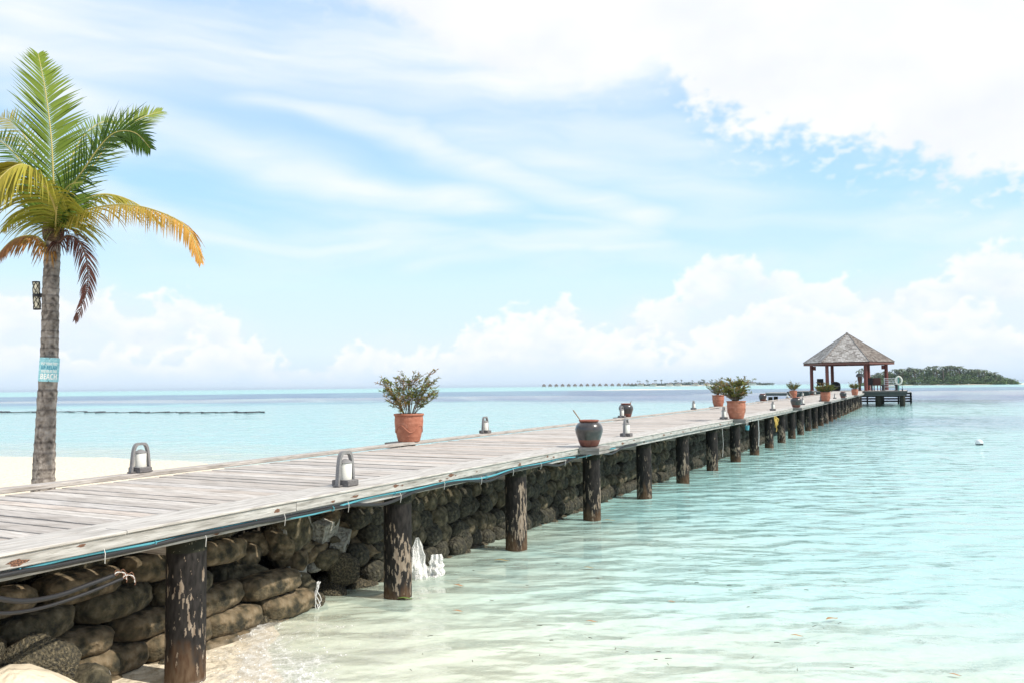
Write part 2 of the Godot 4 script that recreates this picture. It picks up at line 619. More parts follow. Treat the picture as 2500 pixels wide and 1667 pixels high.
func pile_picture(seed_value: int, peeled: float) -> Image:
	# v runs with height: 0 at the foot (about 0.8 m below the water) to 1 at the top, 1.65 m up
	var w := 256
	var h := 512
	var im := Image.create(w, h, false, Image.FORMAT_RGB8)
	var fine := noise_of(seed_value, 0.9, 4)
	var broad := noise_of(seed_value + 1, 0.22, 3)
	for y in h:
		var up := (1.0 - (y + 0.5) / h) * 1.65 - 0.8       # height over the water
		for x in w:
			var a := TAU * x / w
			var p := Vector3(cos(a) * 3.0, up * 9.0, sin(a) * 3.0)
			var f := fine.get_noise_3dv(p * 1.3)
			var b := broad.get_noise_3dv(p)
			var c := Color(0.010, 0.0095, 0.0095).lerp(Color(0.034, 0.031, 0.029), clampf(f * 0.9 + 0.5, 0, 1))
			# rust brown timber low down, with a ragged upper limit
			var brown := smooth(0.30, 0.16, up + b * 0.22 + f * 0.06) * smooth(-0.02, 0.07, up + f * 0.05)
			c = c.lerp(Color(0.075, 0.042, 0.024).lerp(Color(0.14, 0.095, 0.06), clampf(f + 0.5, 0, 1)), brown * 0.85)
			# flaked paint
			var flake := fine.get_noise_3dv(Vector3(p.x * 1.5, p.y * 1.1, p.z * 1.5) + Vector3(40, 0, 0)) + b * 0.9
			var where := exp(-pow((up - 0.38) / 0.17, 2.0))
			if flake > 0.58 - where * 0.40 * peeled:
				c = Color(0.17, 0.13, 0.095).lerp(Color(0.30, 0.25, 0.195), clampf(f + 0.5, 0, 1))
			# weed and barnacles around the waterline
			var weed := smooth(0.10, 0.02, up + f * 0.06)
			c = c.lerp(Color(0.022, 0.024, 0.016), weed * 0.9)
			if up < 0.10 and fine.get_noise_3dv(p * 3.5) > 0.52:
				c = Color(0.3, 0.27, 0.2)
			im.set_pixel(x, y, c.linear_to_srgb())
	return im

func ripple_relief() -> Image:
	# wind ripples: two trains of different length, tileable
	var n := noise_of(41, 1.0 / 120.0, 3)
	n.fractal_gain = 0.38
	n.domain_warp_enabled = true
	n.domain_warp_amplitude = 26.0
	n.domain_warp_frequency = 0.008
	return n.get_seamless_image(1024, 1024, false, false, 0.2, true)

func make_materials() -> void:
	var sand := mat("sand", Color.WHITE, 0.95)
	sand.vertex_color_use_as_albedo = true
	sand.albedo_texture = texture(ramp(grain(3, 0.03, 6), [[0.0, Color(0.86, 0.85, 0.83)], [0.5, Color(0.97, 0.97, 0.97)], [1.0, Color(1, 1, 1)]]))
	sand.uv1_triplanar = true
	sand.uv1_world_triplanar = true
	sand.uv1_scale = Vector3.ONE * 0.6
	sand.heightmap_enabled = true
	sand.heightmap_texture = texture(grain(4, 0.02, 6))
	sand.heightmap_scale = 4.0
	var water := mat("water", Color.WHITE, 0.06)
	water.albedo_color.a = 0.55
	water.metallic_specular = 0.41
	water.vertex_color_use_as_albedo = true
	water.transparency = BaseMaterial3D.TRANSPARENCY_ALPHA
	water.heightmap_enabled = true
	water.heightmap_texture = texture(ripple_relief())
	water.heightmap_scale = 6.5
	water.uv1_triplanar = true
	water.uv1_world_triplanar = true
	water.uv1_scale = Vector3(0.15, 0.15, 0.27)
	var sea: StandardMaterial3D = water.duplicate()
	sea.resource_name = "open_sea"
	sea.metallic_specular = 0.27
	sea.roughness = 0.2
	M.open_sea = sea
	# weathered timber
	M.grain_relief = texture(grain(8, 0.03, 6))
	M.stain_picture = texture(ramp(grain(9, 0.006, 4), [[0.0, Color(0.62, 0.60, 0.58)], [0.45, Color(0.9, 0.89, 0.88)], [0.75, Color(1, 1, 1)]]))
	var grey := texture(ramp(grain(6, 0.02, 6), [[0.0, Color(0.33, 0.31, 0.295)], [0.35, Color(0.50, 0.48, 0.46)], [0.65, Color(0.575, 0.555, 0.535)], [1.0, Color(0.66, 0.645, 0.625)]]))
	var tints := [Color(1, 0.99, 0.975), Color(0.94, 0.92, 0.90), Color(1.0, 0.965, 0.935), Color(0.90, 0.885, 0.87), Color(0.97, 0.965, 0.96), Color(0.94, 0.91, 0.88)]
	for i in tints.size():
		wood("plank_%d" % i, tints[i], grey)
	wood("kerb", Color(0.90, 0.885, 0.87), grey)
	wood("border", Color(0.96, 0.96, 0.95), grey)
	wood("fascia", Color(0.94, 0.94, 0.935), texture(ramp(grain(6, 0.016, 5), [[0.0, Color(0.20, 0.195, 0.18)], [0.3, Color(0.40, 0.395, 0.375)], [0.7, Color(0.52, 0.515, 0.50)], [1.0, Color(0.62, 0.615, 0.60)]])))
	wood("ledge", Color(0.74, 0.73, 0.72), grey)
	wood("joist", Color(0.88, 0.86, 0.84), grey)
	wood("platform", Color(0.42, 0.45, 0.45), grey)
	mottled("rust", [[0.25, Color(0.05, 0.035, 0.03)], [0.55, Color(0.17, 0.075, 0.04)], [0.8, Color(0.28, 0.16, 0.10)]], 0.03, 6.0, 0.9, 0.0, 15)
	for i in 3:
		var m := mat("pile_%d" % i, Color.WHITE, 0.7)
		m.metallic_specular = 0.25
		m.albedo_texture = texture(pile_picture(60 + i * 7, [1.35, 0.75, 0.9][i]))
		m.heightmap_enabled = true
		m.heightmap_texture = texture(grain(61, 0.02, 5, 256))
		m.heightmap_scale = 0.4
	# the sack wall
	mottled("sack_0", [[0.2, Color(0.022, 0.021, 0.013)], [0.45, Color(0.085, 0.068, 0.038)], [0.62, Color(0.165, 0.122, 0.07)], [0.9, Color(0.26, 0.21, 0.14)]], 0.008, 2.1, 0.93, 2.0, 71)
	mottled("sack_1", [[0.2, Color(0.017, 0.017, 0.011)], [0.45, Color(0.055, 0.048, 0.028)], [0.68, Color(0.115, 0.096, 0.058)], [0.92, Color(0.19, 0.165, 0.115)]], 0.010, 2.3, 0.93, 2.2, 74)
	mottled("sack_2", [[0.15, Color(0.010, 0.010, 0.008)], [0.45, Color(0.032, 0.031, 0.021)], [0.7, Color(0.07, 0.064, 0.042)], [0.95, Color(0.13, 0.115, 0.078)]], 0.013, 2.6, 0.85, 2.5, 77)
	mottled("barnacled", [[0.2, Color(0.012, 0.012, 0.01)], [0.48, Color(0.055, 0.048, 0.03)], [0.66, Color(0.13, 0.108, 0.06)], [0.85, Color(0.28, 0.235, 0.16)]], 0.04, 2.4, 0.75, 2.5, 80)
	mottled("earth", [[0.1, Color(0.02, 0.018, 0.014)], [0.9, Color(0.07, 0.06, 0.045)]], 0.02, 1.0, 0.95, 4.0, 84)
	mottled("slab", [[0.1, Color(0.16, 0.15, 0.12)], [0.5, Color(0.34, 0.33, 0.29)], [0.9, Color(0.46, 0.45, 0.41)]], 0.02, 2.0, 0.9, 2.0, 86)
	# pots and lanterns
	mottled("terracotta", [[0.1, Color(0.27, 0.095, 0.055)], [0.5, Color(0.37, 0.135, 0.08)], [0.95, Color(0.46, 0.20, 0.13)]], 0.012, 1.6, 0.78, 0.6, 90)
	mat("soil", lin(0.045, 0.032, 0.024), 0.95)
	var glaze := mottled("glaze", [[0.2, Color(0.02, 0.019, 0.019)], [0.6, Color(0.045, 0.04, 0.039)], [0.95, Color(0.075, 0.06, 0.056)]], 0.012, 2.0, 0.28, 0.0, 93)
	glaze.clearcoat_enabled = true
	glaze.clearcoat = 0.45
	glaze.clearcoat_roughness = 0.12
	mottled("bare_clay", [[0.1, Color(0.07, 0.025, 0.018)], [0.9, Color(0.19, 0.065, 0.045)]], 0.015, 2.0, 0.6, 0.0, 95)
	mottled("red_clay", [[0.1, Color(0.20, 0.055, 0.035)], [0.9, Color(0.32, 0.10, 0.06)]], 0.015, 2.0, 0.6, 0.0, 96)
	mottled("lantern_grey", [[0.1, Color(0.17, 0.165, 0.165)], [0.9, Color(0.24, 0.235, 0.235)]], 0.02, 4.0, 0.6, 0.0, 97)
	mottled("lantern_base", [[0.1, Color(0.10, 0.095, 0.095)], [0.9, Color(0.17, 0.16, 0.16)]], 0.02, 4.0, 0.65, 0.0, 98)
	mat("lantern_glass", lin(0.74, 0.73, 0.67), 0.35)
	mat("stick", lin(0.30, 0.25, 0.19), 0.7)
	# plants
	for called in ["leaf", "frond"]:
		var m := mat(called, Color.WHITE, 0.65)
		m.metallic_specular = 0.3
		m.vertex_color_use_as_albedo = true
		m.cull_mode = BaseMaterial3D.CULL_DISABLED
		m.backlight_enabled = true
		m.backlight = Color(0.38, 0.42, 0.15)
	mat("stem", lin(0.16, 0.12, 0.085), 0.85)
	mat("rachis", lin(0.42, 0.36, 0.11), 0.55)
	mat("dead_rachis", lin(0.10, 0.055, 0.04), 0.8)
	var bark := mottled("bark", [[0.15, Color(0.05, 0.042, 0.038)], [0.38, Color(0.20, 0.175, 0.155)], [0.65, Color(0.30, 0.27, 0.245)], [0.95, Color(0.40, 0.37, 0.345)]], 0.010, 1.4, 0.92, 1.4, 100)
	bark.uv1_scale = Vector3(2.2, 1.6, 2.2)
	bark.vertex_color_use_as_albedo = true
	mottled("fibre", [[0.1, Color(0.06, 0.035, 0.02)], [0.5, Color(0.18, 0.11, 0.06)], [0.95, Color(0.33, 0.24, 0.14)]], 0.03, 2.0, 0.95, 6.0, 103)
	# plastics, cloth, metal, paint
	mat("blue_pipe", lin(0.075, 0.31, 0.38), 0.5)
	mat("cable", lin(0.012, 0.012, 0.014), 0.5)
	mat("tie", lin(0.6, 0.6, 0.58), 0.6)
	mottled("cloth", [[0.1, Color(0.52, 0.52, 0.50)], [0.6, Color(0.75, 0.75, 0.74)]], 0.03, 3.0, 0.9, 1.0, 106)
	mat("yellow_rope", lin(0.62, 0.44, 0.12), 0.85)
	mat("white_plastic", lin(0.72, 0.74, 0.74), 0.4)
	mat("black_metal", lin(0.02, 0.02, 0.022), 0.5)
	mat("cream_glass", lin(0.60, 0.57, 0.45), 0.4)
	mottled("sign_blue", [[0.1, Color(0.17, 0.42, 0.49)], [0.5, Color(0.26, 0.53, 0.60)], [0.95, Color(0.38, 0.62, 0.67)]], 0.02, 3.0, 0.7, 0.0, 107)
	mat("sign_white", lin(0.8, 0.8, 0.78), 0.7)
	mat("sign_ink", lin(0.045, 0.24, 0.36), 0.7)
	mottled("red_post", [[0.1, Color(0.10, 0.026, 0.02)], [0.9, Color(0.20, 0.052, 0.04)]], 0.02, 1.0, 0.6, 0.0, 109)
	mat("eave", lin(0.15, 0.06, 0.045), 0.7)
	mat("soffit", lin(0.10, 0.055, 0.04), 0.8)
	for i in 3:
		mat("shingle_%d" % i, [lin(0.31, 0.29, 0.27), lin(0.21, 0.19, 0.175), lin(0.42, 0.40, 0.38)][i], 0.92)
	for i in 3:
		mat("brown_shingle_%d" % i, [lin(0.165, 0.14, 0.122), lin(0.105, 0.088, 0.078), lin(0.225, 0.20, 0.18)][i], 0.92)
	mottled("dark_timber", [[0.1, Color(0.012, 0.014, 0.014)], [0.9, Color(0.04, 0.045, 0.043)]], 0.02, 1.0, 0.7, 0.0, 140)  # near-black tone for the landing slats and posts
	mat("dark_wicker", lin(0.018, 0.016, 0.016), 0.7)
	mat("brown_wood", lin(0.12, 0.05, 0.035), 0.6)
	mat("steel", lin(0.6, 0.62, 0.63), 0.35)
	mat("ring_white", lin(0.72, 0.70, 0.62), 0.6)
	mat("green_paint", lin(0.12, 0.30, 0.27), 0.6)
	mottled("canopy", [[0.15, Color(0.03, 0.05, 0.02)], [0.5, Color(0.05, 0.085, 0.032)], [0.9, Color(0.11, 0.15, 0.06)]], 0.02, 0.02, 0.8, 0.0, 112)
	var wood_leaf := mat("far_leaf", Color.WHITE, 0.75)
	wood_leaf.vertex_color_use_as_albedo = true
	mat("far_roof", lin(0.13, 0.10, 0.085), 0.9)
	mat("far_wall", lin(0.30, 0.24, 0.19), 0.8)
	mat("far_sand", lin(0.68, 0.62, 0.50), 0.95)
	mat("bubble", lin(0.78, 0.78, 0.76), 0.3)
	var foam := mat("foam", lin(0.80, 0.80, 0.77), 0.5)
	foam.backlight_enabled = true
	foam.backlight = Color(0.8, 0.8, 0.8)
	mat("dead_leaf_0", lin(0.34, 0.16, 0.06), 0.7)
	mat("dead_leaf_1", lin(0.26, 0.19, 0.07), 0.7)
	mat("dead_leaf_2", lin(0.10, 0.16, 0.03), 0.6)
	mat("twig", lin(0.05, 0.04, 0.028), 0.8)
	mat("boom", lin(0.055, 0.06, 0.075), 0.8)

# ------------------------------------------------------------------ the jetty
const DECK := 0.915
const KERB := 0.95
const POTS_LAGOON := [8.95, 17.1, 25.45, 34.45, 42.7, 52.2]      # where the pots stand, in metres along the jetty
const POTS_BEACH := [8.95, 17.45, 26.5, 34.95, 44.4, 53.0]
const HEAD := 63.6                        # where the jetty meets the platform at its head

func blotch(seed_value: int, wide: float, high: float) -> ArrayMesh:    # a thin ragged patch that faces +z
	var n := noise_of(seed_value, 1.3, 3)
	var st := grow()
	var ring := []
	for i in 14:
		var a := -TAU * i / 14
		var k := 1.0 + n.get_noise_2d(cos(a), sin(a)) * 0.9
		ring.append(Vector3(cos(a) * wide * 0.5 * k, sin(a) * high * 0.5 * k, 0))
	for i in 14:
		var b: Vector3 = ring[i]
		var c: Vector3 = ring[(i + 1) % 14]
		var bo := b * 1.06 - Vector3(0, 0, 0.0018)
		var co := c * 1.06 - Vector3(0, 0, 0.0018)
		st.set_normal(Vector3(0, 0, 1))
		for v in [Vector3.ZERO, b, c, b, bo, co, b, co, c]:
			st.add_vertex(v)
	return st.commit()

func boards(root: Node3D, called: String, from: float, to: float, each: float, l: float, y: float, high: float, wide: float, material: Material, stagger := 0.0) -> void:
	var inverse := root.transform.affine_inverse()
	var s := from - stagger
	var k := 0
	while s < to:
		var a := maxf(s, from)
		var b := minf(s + each, to)
		if b - a > 0.1:
			var mid := (a + b) / 2
			part(called, beam(b - a - 0.004, high, wide, 0.004, Vector2(k * 3.7 + l * 11.0, k * 0.83 + y * 5.0)), material, root, inverse * jt(mid, l, y + rng.randf_range(-0.0012, 0.0012)))
		s += each
		k += 1

func build_jetty() -> void:
	var root := thing("wooden_jetty", "long weathered grey timber jetty on dark round piles running out to a pavilion", "jetty", Transform3D(jetty_basis, jp(0, 4.85, 0)))
	var inverse := root.transform.affine_inverse()
	# planks across the deck
	var cuts := []
	for k in 9:
		cuts.append(beam(2.24, 0.034, 0.112 + 0.0065 * (k % 5), 0.003, Vector2(k * 2.31, k * 0.41)))
	var across := Basis(Vector3.UP, PI / 2)
	var rest := grow()
	var count := 0
	var s := 0.9
	while s < HEAD - 0.05:
		var where := jt(s, 4.82 + rng.randf_range(-0.004, 0.004), DECK - 0.017 + rng.randf_range(-0.0035, 0.002))
		where.basis = where.basis * across * Basis(Vector3.RIGHT, rng.randf_range(-0.012, 0.012)) * Basis(Vector3.UP, rng.randf_range(-0.0025, 0.0025))
		var mesh: Mesh = cuts[rng.randi() % cuts.size()]
		if count < 300:
			part("plank", mesh, M["plank_%d" % (rng.randi() % 6)], root, inverse * where)
		else:
			rest.append_from(mesh, 0, inverse * where)
		count += 1
		s += 0.147 + rng.randf_range(-0.006, 0.006)
	part("planks_further_out", rest.commit(), M.plank_0, root).set_meta("kind", "stuff")
	# border boards on the lagoon side, kerb on the beach side, fascias under them
	boards(root, "border_board", 0.6, HEAD, 4.15, 3.715, KERB - 0.008, 0.016, 0.17, M.border, 1.9)
	boards(root, "border_board", 0.6, HEAD, 4.15, 3.879, KERB - 0.009, 0.016, 0.152, M.border, 0.3)
	boards(root, "batten", 0.6, HEAD, 4.4, 3.84, 0.9245, 0.0175, 0.2, M.joist, 0.9)
	boards(root, "kerb_beam", 0.6, HEAD, 3.9, 6.01, KERB - 0.0090, 0.034, 0.125, M.kerb, 1.2)
	boards(root, "fascia_board", 0.6, HEAD, 4.2, 3.657, 0.903, 0.063, 0.03, M.fascia, 0.7)
	boards(root, "fascia_board", 0.6, HEAD, 4.2, 3.692, 0.844, 0.05, 0.03, M.fascia, 2.6)
	boards(root, "fascia_board", 0.6, HEAD, 4.2, 6.05, 0.815, 0.11, 0.03, M.kerb, 1.0)
	for l in [4.3, 4.85, 5.45]:
		boards(root, "joist", 0.6, HEAD, 6.2, l, 0.838, 0.085, 0.06, M.joist)
	# piles in two rows, a cross beam on each pair
	var tall := lathe([[0.0, -0.8], [0.112, -0.799], [0.1105, 0.0], [0.109, 0.85], [0.0, 0.851]], 36)
	var cross := beam(2.1, 0.09, 0.09, 0.004)
	for i in 29:
		var at := 3.40 + 2.085 * i
		for row in [3.83, 5.87]:
			var which: int = 0 if i < 1 else (1 + i % 2 if i > 2 else [0, 1, 0][i])
			var p := part("pile", tall, M["pile_%d" % which], root, inverse * jt(at, row, 0.0))
			p.rotate_object_local(Vector3.UP, rng.randf() * TAU if i > 2 else 0.6 + i * 1.9)
		var c := jt(at, 4.85, 0.752)
		c.basis = c.basis * across
		part("cross_beam", cross, M.joist, root, inverse * c)
	# ledges that carry the pots
	for i in 6:
		for side in [3.505, 6.20]:
			var at: float = POTS_LAGOON[i] if side < 5 else POTS_BEACH[i]
			part("ledge", beam(0.36, 0.034, 0.25, 0.004, Vector2(i, side)), M.ledge, root, inverse * jt(at, side, KERB - 0.017))
			part("ledge", beam(0.34, 0.038, 0.235, 0.004, Vector2(i * 2, side)), M.ledge, root, inverse * jt(at, side, KERB - 0.055))
	# rusted nail heads on the fascias
	var patches := []
	for k in 5:
		patches.append(blotch(120 + k, 0.06 + 0.02 * (k % 3), 0.02 + 0.008 * (k % 2)))
	s = 2.3
	while s < 30.0:
		var low := rng.randf() < 0.25
		var spot := jt(s, 3.6405 if not low else 3.6755, (0.903 if not low else 0.842) + rng.randf_range(-0.016, 0.014))
		spot.basis = spot.basis.scaled_local(Vector3.ONE * rng.randf_range(0.25, 1.0) * (1.0 if s < 12 else 1.15))
		part("rust_stain", patches[rng.randi() % 5], M.rust, root, inverse * spot)
		s += rng.randf_range(0.06, 0.62)

func build_cables() -> void:
	var pipe := thing("water_pipe", "turquoise plastic pipe clipped under the jetty edge boards", "pipe", Transform3D(Basis(), jp(2.6, 3.66, 0.85)))
	var inverse := pipe.transform.affine_inverse()
	var points := []
	var s := 1.9
	while s < 10.2:
		var sag := 0.016 * sin(s * 2.6) + 0.012 * sin(s * 5.3 + 1.0)
		points.append(inverse * jp(s, 3.662, 0.852 + sag * 0.8))
		s += 0.16
	part("pipe_run", tube(points, [0.0085], 10), M.blue_pipe, pipe)
	var hoop := []
	for k in 13:
		var a := TAU * k / 12.0
		hoop.append(Vector3(0, sin(a) * 0.015, cos(a) * 0.013))
	var clip := tube(hoop, [0.0035], 6)
	for k in 11:
		var cs := 2.32 + k * 0.72
		var sag := 0.016 * sin(cs * 2.6) + 0.012 * sin(cs * 5.3 + 1.0)
		var c := jt(cs, 3.662, 0.852 + sag * 0.8)
		part("pipe_clip", clip, M.blue_pipe, pipe, inverse * c)
	var bundle := thing("power_cable", "thick black power cable looped along the jetty edge beneath the turquoise pipe", "cable", Transform3D(Basis(), jp(2.6, 3.66, 0.83)))
	inverse = bundle.transform.affine_inverse()
	points = []
	s = 1.9
	while s < 11.0:
		var sag := 0.5 + 0.5 * sin(s * 3.9 + 0.6)
		var over := smooth(2.5, 2.3, s) + smooth(3.0, 3.15, s) * smooth(4.0, 3.8, s)
		points.append(inverse * jp(s, lerpf(3.664, 3.646, over), lerpf(0.842 - 0.05 * pow(sag, 3.0), 0.852, over)))
		s += 0.11
	part("cable_run", tube(points, [0.0125], 9), M.cable, bundle)
	for k in 12:
		var ts := 2.1 + k * 0.63
		var sag := 0.5 + 0.5 * sin(ts * 3.9 + 0.6)
		var tie := tube([Vector3(0, 0.035, 0.012), Vector3(0.002, 0.01, 0.021), Vector3(0.004, -0.018, 0.016), Vector3(0.012, -0.04, 0.006)], [0.0022], 5)
		part("cable_tie", tie, M.tie, bundle, inverse * jt(ts, 3.655, 0.846 - 0.03 * sag))
	# the cut ends that hang loose over the sacks
	for k in 2:
		var loose := thing("loose_cable", ["loose black cable hanging in a wide bow over the sack wall", "thinner black cable drooping to bare wire ends by the first pile"][k], "cable", Transform3D(Basis(), jp(2.35, 3.67, 0.8)))
		inverse = loose.transform.affine_inverse()
		var way := [[1.98, 3.66, 0.835], [2.16, 3.66, 0.78], [2.34, 3.67, 0.715], [2.52, 3.69, 0.695], [2.70, 3.70, 0.71], [2.83, 3.70, 0.725]] if k == 0 else [[1.88, 3.66, 0.83], [2.08, 3.67, 0.745], [2.26, 3.68, 0.68], [2.46, 3.70, 0.655], [2.68, 3.70, 0.67], [2.88, 3.70, 0.70]]
		var knots := []
		for w in way:
			knots.append(inverse * jp(w[0], w[1], w[2]))
		part("cable_run", tube(curve(knots, 6), [0.0125 if k == 0 else 0.009], 8), M.cable, loose)
		for j in 3:
			var e: Vector3 = knots[-1]
			var wire := [e, e + along * 0.02 + Vector3(0, 0.012 * j, 0), e + along * (0.055 + 0.01 * j) + Vector3(0, 0.02 - 0.022 * j, 0), e + along * 0.075 + Vector3(0, -0.02 - 0.015 * j, 0)]
			part("bare_wire", tube(curve(wire, 4), [0.003], 5), M.tie if j == 1 else M.rust, loose)

# ------------------------------------------------------------------ the wall of hardened sand sacks under the deck
func sack_mesh(seed_value: int, size: Vector3, rough: float, rings := 10, around := 14) -> ArrayMesh:
	# a pillow: a rounded box pinched at its ends, along x
	var n := noise_of(seed_value, 1.0, 4)
	var verts := PackedVector3Array()
	var index := PackedInt32Array()
	for k in rings + 1:
		var u := -1.0 + 2.0 * k / rings
		u = signf(u) * pow(absf(u), 0.75)
		var girth := pow(maxf(1.0 - pow(absf(u), 4.5), 0.0), 0.42)
		for i in around + 1:
			var a := -TAU * i / around
			var c := signf(cos(a)) * pow(absf(cos(a)), 0.72)
			var d := signf(sin(a)) * pow(absf(sin(a)), 0.72)
			var p := Vector3(u * size.x * 0.5, c * girth * size.y * 0.5, d * girth * size.z * 0.5)
			var q := p * 9.0
			if i == around:
				q = verts_key(u, 0.0, size, girth) * 9.0
			var push := n.get_noise_3dv(q * 0.45) * 0.16 + n.get_noise_3dv(q * 1.6) * 0.05
			p *= 1.0 + push * rough
			verts.append(p)
	var row := around + 1
	for k in rings:
		for i in around:
			var a := k * row + i
			index.append_array([a, a + 1, a + row, a + 1, a + row + 1, a + row])
	return surface_of(verts, PackedVector2Array(), index)

func verts_key(u: float, a: float, size: Vector3, girth: float) -> Vector3:
	return Vector3(u * size.x * 0.5, signf(cos(a)) * pow(absf(cos(a)), 0.72) * girth * size.y * 0.5, sin(a) * girth * size.z * 0.5)

func rock_mesh(seed_value: int, size: Vector3) -> ArrayMesh:
	# an angular broken lump: a sphere cut by random planes
	var r := RandomNumberGenerator.new()
	r.seed = seed_value
	var planes := []
	for k in 11:
		var d := Vector3(r.randf_range(-1, 1), r.randf_range(-1, 1), r.randf_range(-1, 1)).normalized()
		planes.append([d, r.randf_range(0.52, 0.86)])
	var n := noise_of(seed_value, 2.4, 3)
	var verts := PackedVector3Array()
	var index := PackedInt32Array()
	var rows := 10
	var cols := 16
	for k in rows + 1:
		for i in cols + 1:
			var a := TAU * i / cols
			var b := -PI / 2 + PI * k / rows
			var d := Vector3(cos(b) * cos(a), sin(b), cos(b) * sin(a))
			var reach := 1.0
			for p in planes:
				var t: float = d.dot(p[0])
				if t > 0.01:
					reach = minf(reach, p[1] / t)
			var q := d if i < cols else Vector3(cos(b), sin(b), 0)
			reach *= 1.0 + n.get_noise_3dv(q) * 0.10
			verts.append(d * reach * size * 0.55)
	var row := cols + 1
	for k in rows:
		for i in cols:
			var a := k * row + i
			index.append_array([a, a + 1, a + row, a + 1, a + row + 1, a + row])
	return surface_of(verts, PackedVector2Array(), index)

func build_wall() -> void:
	var root := thing("sack_wall", "low wall of hardened brown sand sacks and broken stone under the jetty", "wall", Transform3D(jetty_basis, jp(0, 4.5, 0)))
	var inverse := root.transform.affine_inverse()
	var st := grow()
	block(st, Vector3(8.3, 0.12, -0.75), Vector3(19.0, 1.14, 1.0), 0.05)
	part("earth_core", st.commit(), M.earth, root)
	for k in 9:
		var at := 18.4 + k * 5.0
		st = grow()
		block(st, Vector3.ZERO, Vector3(5.04, 1.10, 0.9), 0.05)
		part("added_dark_core", st.commit(), M.earth, root, inverse * jt(at + 1.5, 5.15 + 0.03 * (k % 2), 0.10 + 0.015 * (k % 3)))  # dark blocks added to darken the bright gaps between the far piles
	var long_sacks := []
	var head_sacks := []
	for k in 7:
		long_sacks.append(sack_mesh(200 + k, Vector3(0.47 + 0.03 * (k % 3), 0.165 + 0.012 * (k % 2), 0.30), 1.0, 12, 18))
		head_sacks.append(sack_mesh(220 + k, Vector3(0.40, 0.20 + 0.012 * (k % 3), 0.235), 1.1, 9, 14))
	# the first stretch: sacks laid lengthwise in courses
	for course in 6:
		var y := -0.06 + course * 0.152
		var s := 1.55 + 0.23 * (course % 2) + rng.randf_range(-0.05, 0.05)
		while s < (4.75 if course < 3 else 4.3):
			var l := 4.30 + 0.19 * y + rng.randf_range(-0.035, 0.03)
			var where := jt(s, l + (0.10 if course == 5 else 0.0), y + rng.randf_range(-0.012, 0.012))
			where.basis = where.basis * Basis.from_euler(Vector3(rng.randf_range(-0.15, 0.15), rng.randf_range(-0.1, 0.1), rng.randf_range(-0.05, 0.09)))
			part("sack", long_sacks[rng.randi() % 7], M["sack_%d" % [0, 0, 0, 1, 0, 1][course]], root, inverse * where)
			s += rng.randf_range(0.45, 0.53)
	# the broken middle: tumbled stones, slabs and torn sacks
	var stones := []
	for k in 8:
		stones.append(rock_mesh(240 + k, Vector3(0.36 + 0.05 * (k % 3), 0.24 + 0.05 * (k % 2), 0.34)))
	for k in 46:
		var s := rng.randf_range(4.35, 6.3)
		var y := rng.randf_range(-0.08, 0.62)
		var l := 4.40 + 0.30 * y + rng.randf_range(-0.06, 0.07)
		var where := jt(s, l, y)
		where.basis = where.basis * Basis.from_euler(Vector3(rng.randf_range(-0.5, 0.5), rng.randf_range(-3, 3), rng.randf_range(-0.35, 0.35)))
		where.basis = where.basis.scaled_local(Vector3.ONE * rng.randf_range(0.65, 1.05))
		var skin := "barnacled" if y < 0.16 else ("sack_%d" % (rng.randi() % 2) if rng.randf() < 0.8 else "slab")
		part("stone", stones[rng.randi() % 8], M[skin], root, inverse * where)
	for k in 3:
		var spot: Array = [[5.36, 4.46, 0.50, 0.2], [5.05, 4.52, 0.62, -0.35], [5.5, 4.42, 0.36, 0.5]][k]
		var where := jt(spot[0], spot[1], spot[2])
		where.basis = where.basis * Basis.from_euler(Vector3(0.25, spot[3], 0.12 + 0.2 * k))
		part("concrete_slab", beam(0.24, 0.17, 0.12, 0.006), M.slab, root, inverse * where)
	# the long stretch further out: sacks with their ends to the water, leaning on each other
	var further := grow()
	var count := 0
	var s2 := 5.7
	while s2 < 25.5:
		for course in 6:
			var y := -0.10 + course * 0.158
			var l := 4.40 + 0.16 * y + rng.randf_range(-0.03, 0.03)
			var where := jt(s2 + 0.11 * (course % 2) + rng.randf_range(-0.03, 0.03), l, y + rng.randf_range(-0.02, 0.02))
			where.basis = where.basis * Basis(Vector3.RIGHT, rng.randf_range(-0.5, 0.1)) * Basis(Vector3.UP, PI / 2 + rng.randf_range(-0.45, 0.15)) * Basis(Vector3.RIGHT, rng.randf_range(-0.45, 0.45))
			var mesh: Mesh = head_sacks[rng.randi() % 7]
			if count < 250:
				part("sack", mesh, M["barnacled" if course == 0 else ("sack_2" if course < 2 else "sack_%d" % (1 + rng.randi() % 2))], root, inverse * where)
			else:
				further.append_from(mesh, 0, inverse * where)
			count += 1
		s2 += rng.randf_range(0.205, 0.24)
	part("sacks_further_out", further.commit(), M.sack_2, root).set_meta("kind", "stuff")
	# boulders crusted with barnacles at the foot of the wall, by the sand
	for k in 7:
		var spot: Array = [[2.66, 4.08, 0.25, 1.35], [2.88, 4.0, 0.08, 1.05], [2.42, 4.16, 0.40, 1.1], [3.02, 4.02, -0.07, 0.9], [3.28, 4.08, -0.08, 0.85], [2.62, 4.1, 0.0, 1.0], [3.62, 4.15, -0.08, 0.8]][k]
		var boulder := thing("boulder", ["large weed-grown boulder half buried in the sand heap at the wall foot", "grey boulder with barnacles beside the sand heap", "dark boulder leaning on the lowest sacks above the sand heap", "flat wet boulder between the sand heap and the first pile", "low crusted boulder just behind the first pile", "mossy boulder wedged under the second course of sacks", "small crusted boulder at the water's edge past the first pile"][k], "boulder", jt(spot[0], spot[1], spot[2]))
		boulder.basis = boulder.basis * Basis.from_euler(Vector3(0.3 * k, 1.1 * k, 0.2 * k))
		part("boulder_body", rock_mesh(270 + k, Vector3(0.34, 0.26, 0.30) * float(spot[3])), M.barnacled if k != 1 else M.sack_1, boulder)

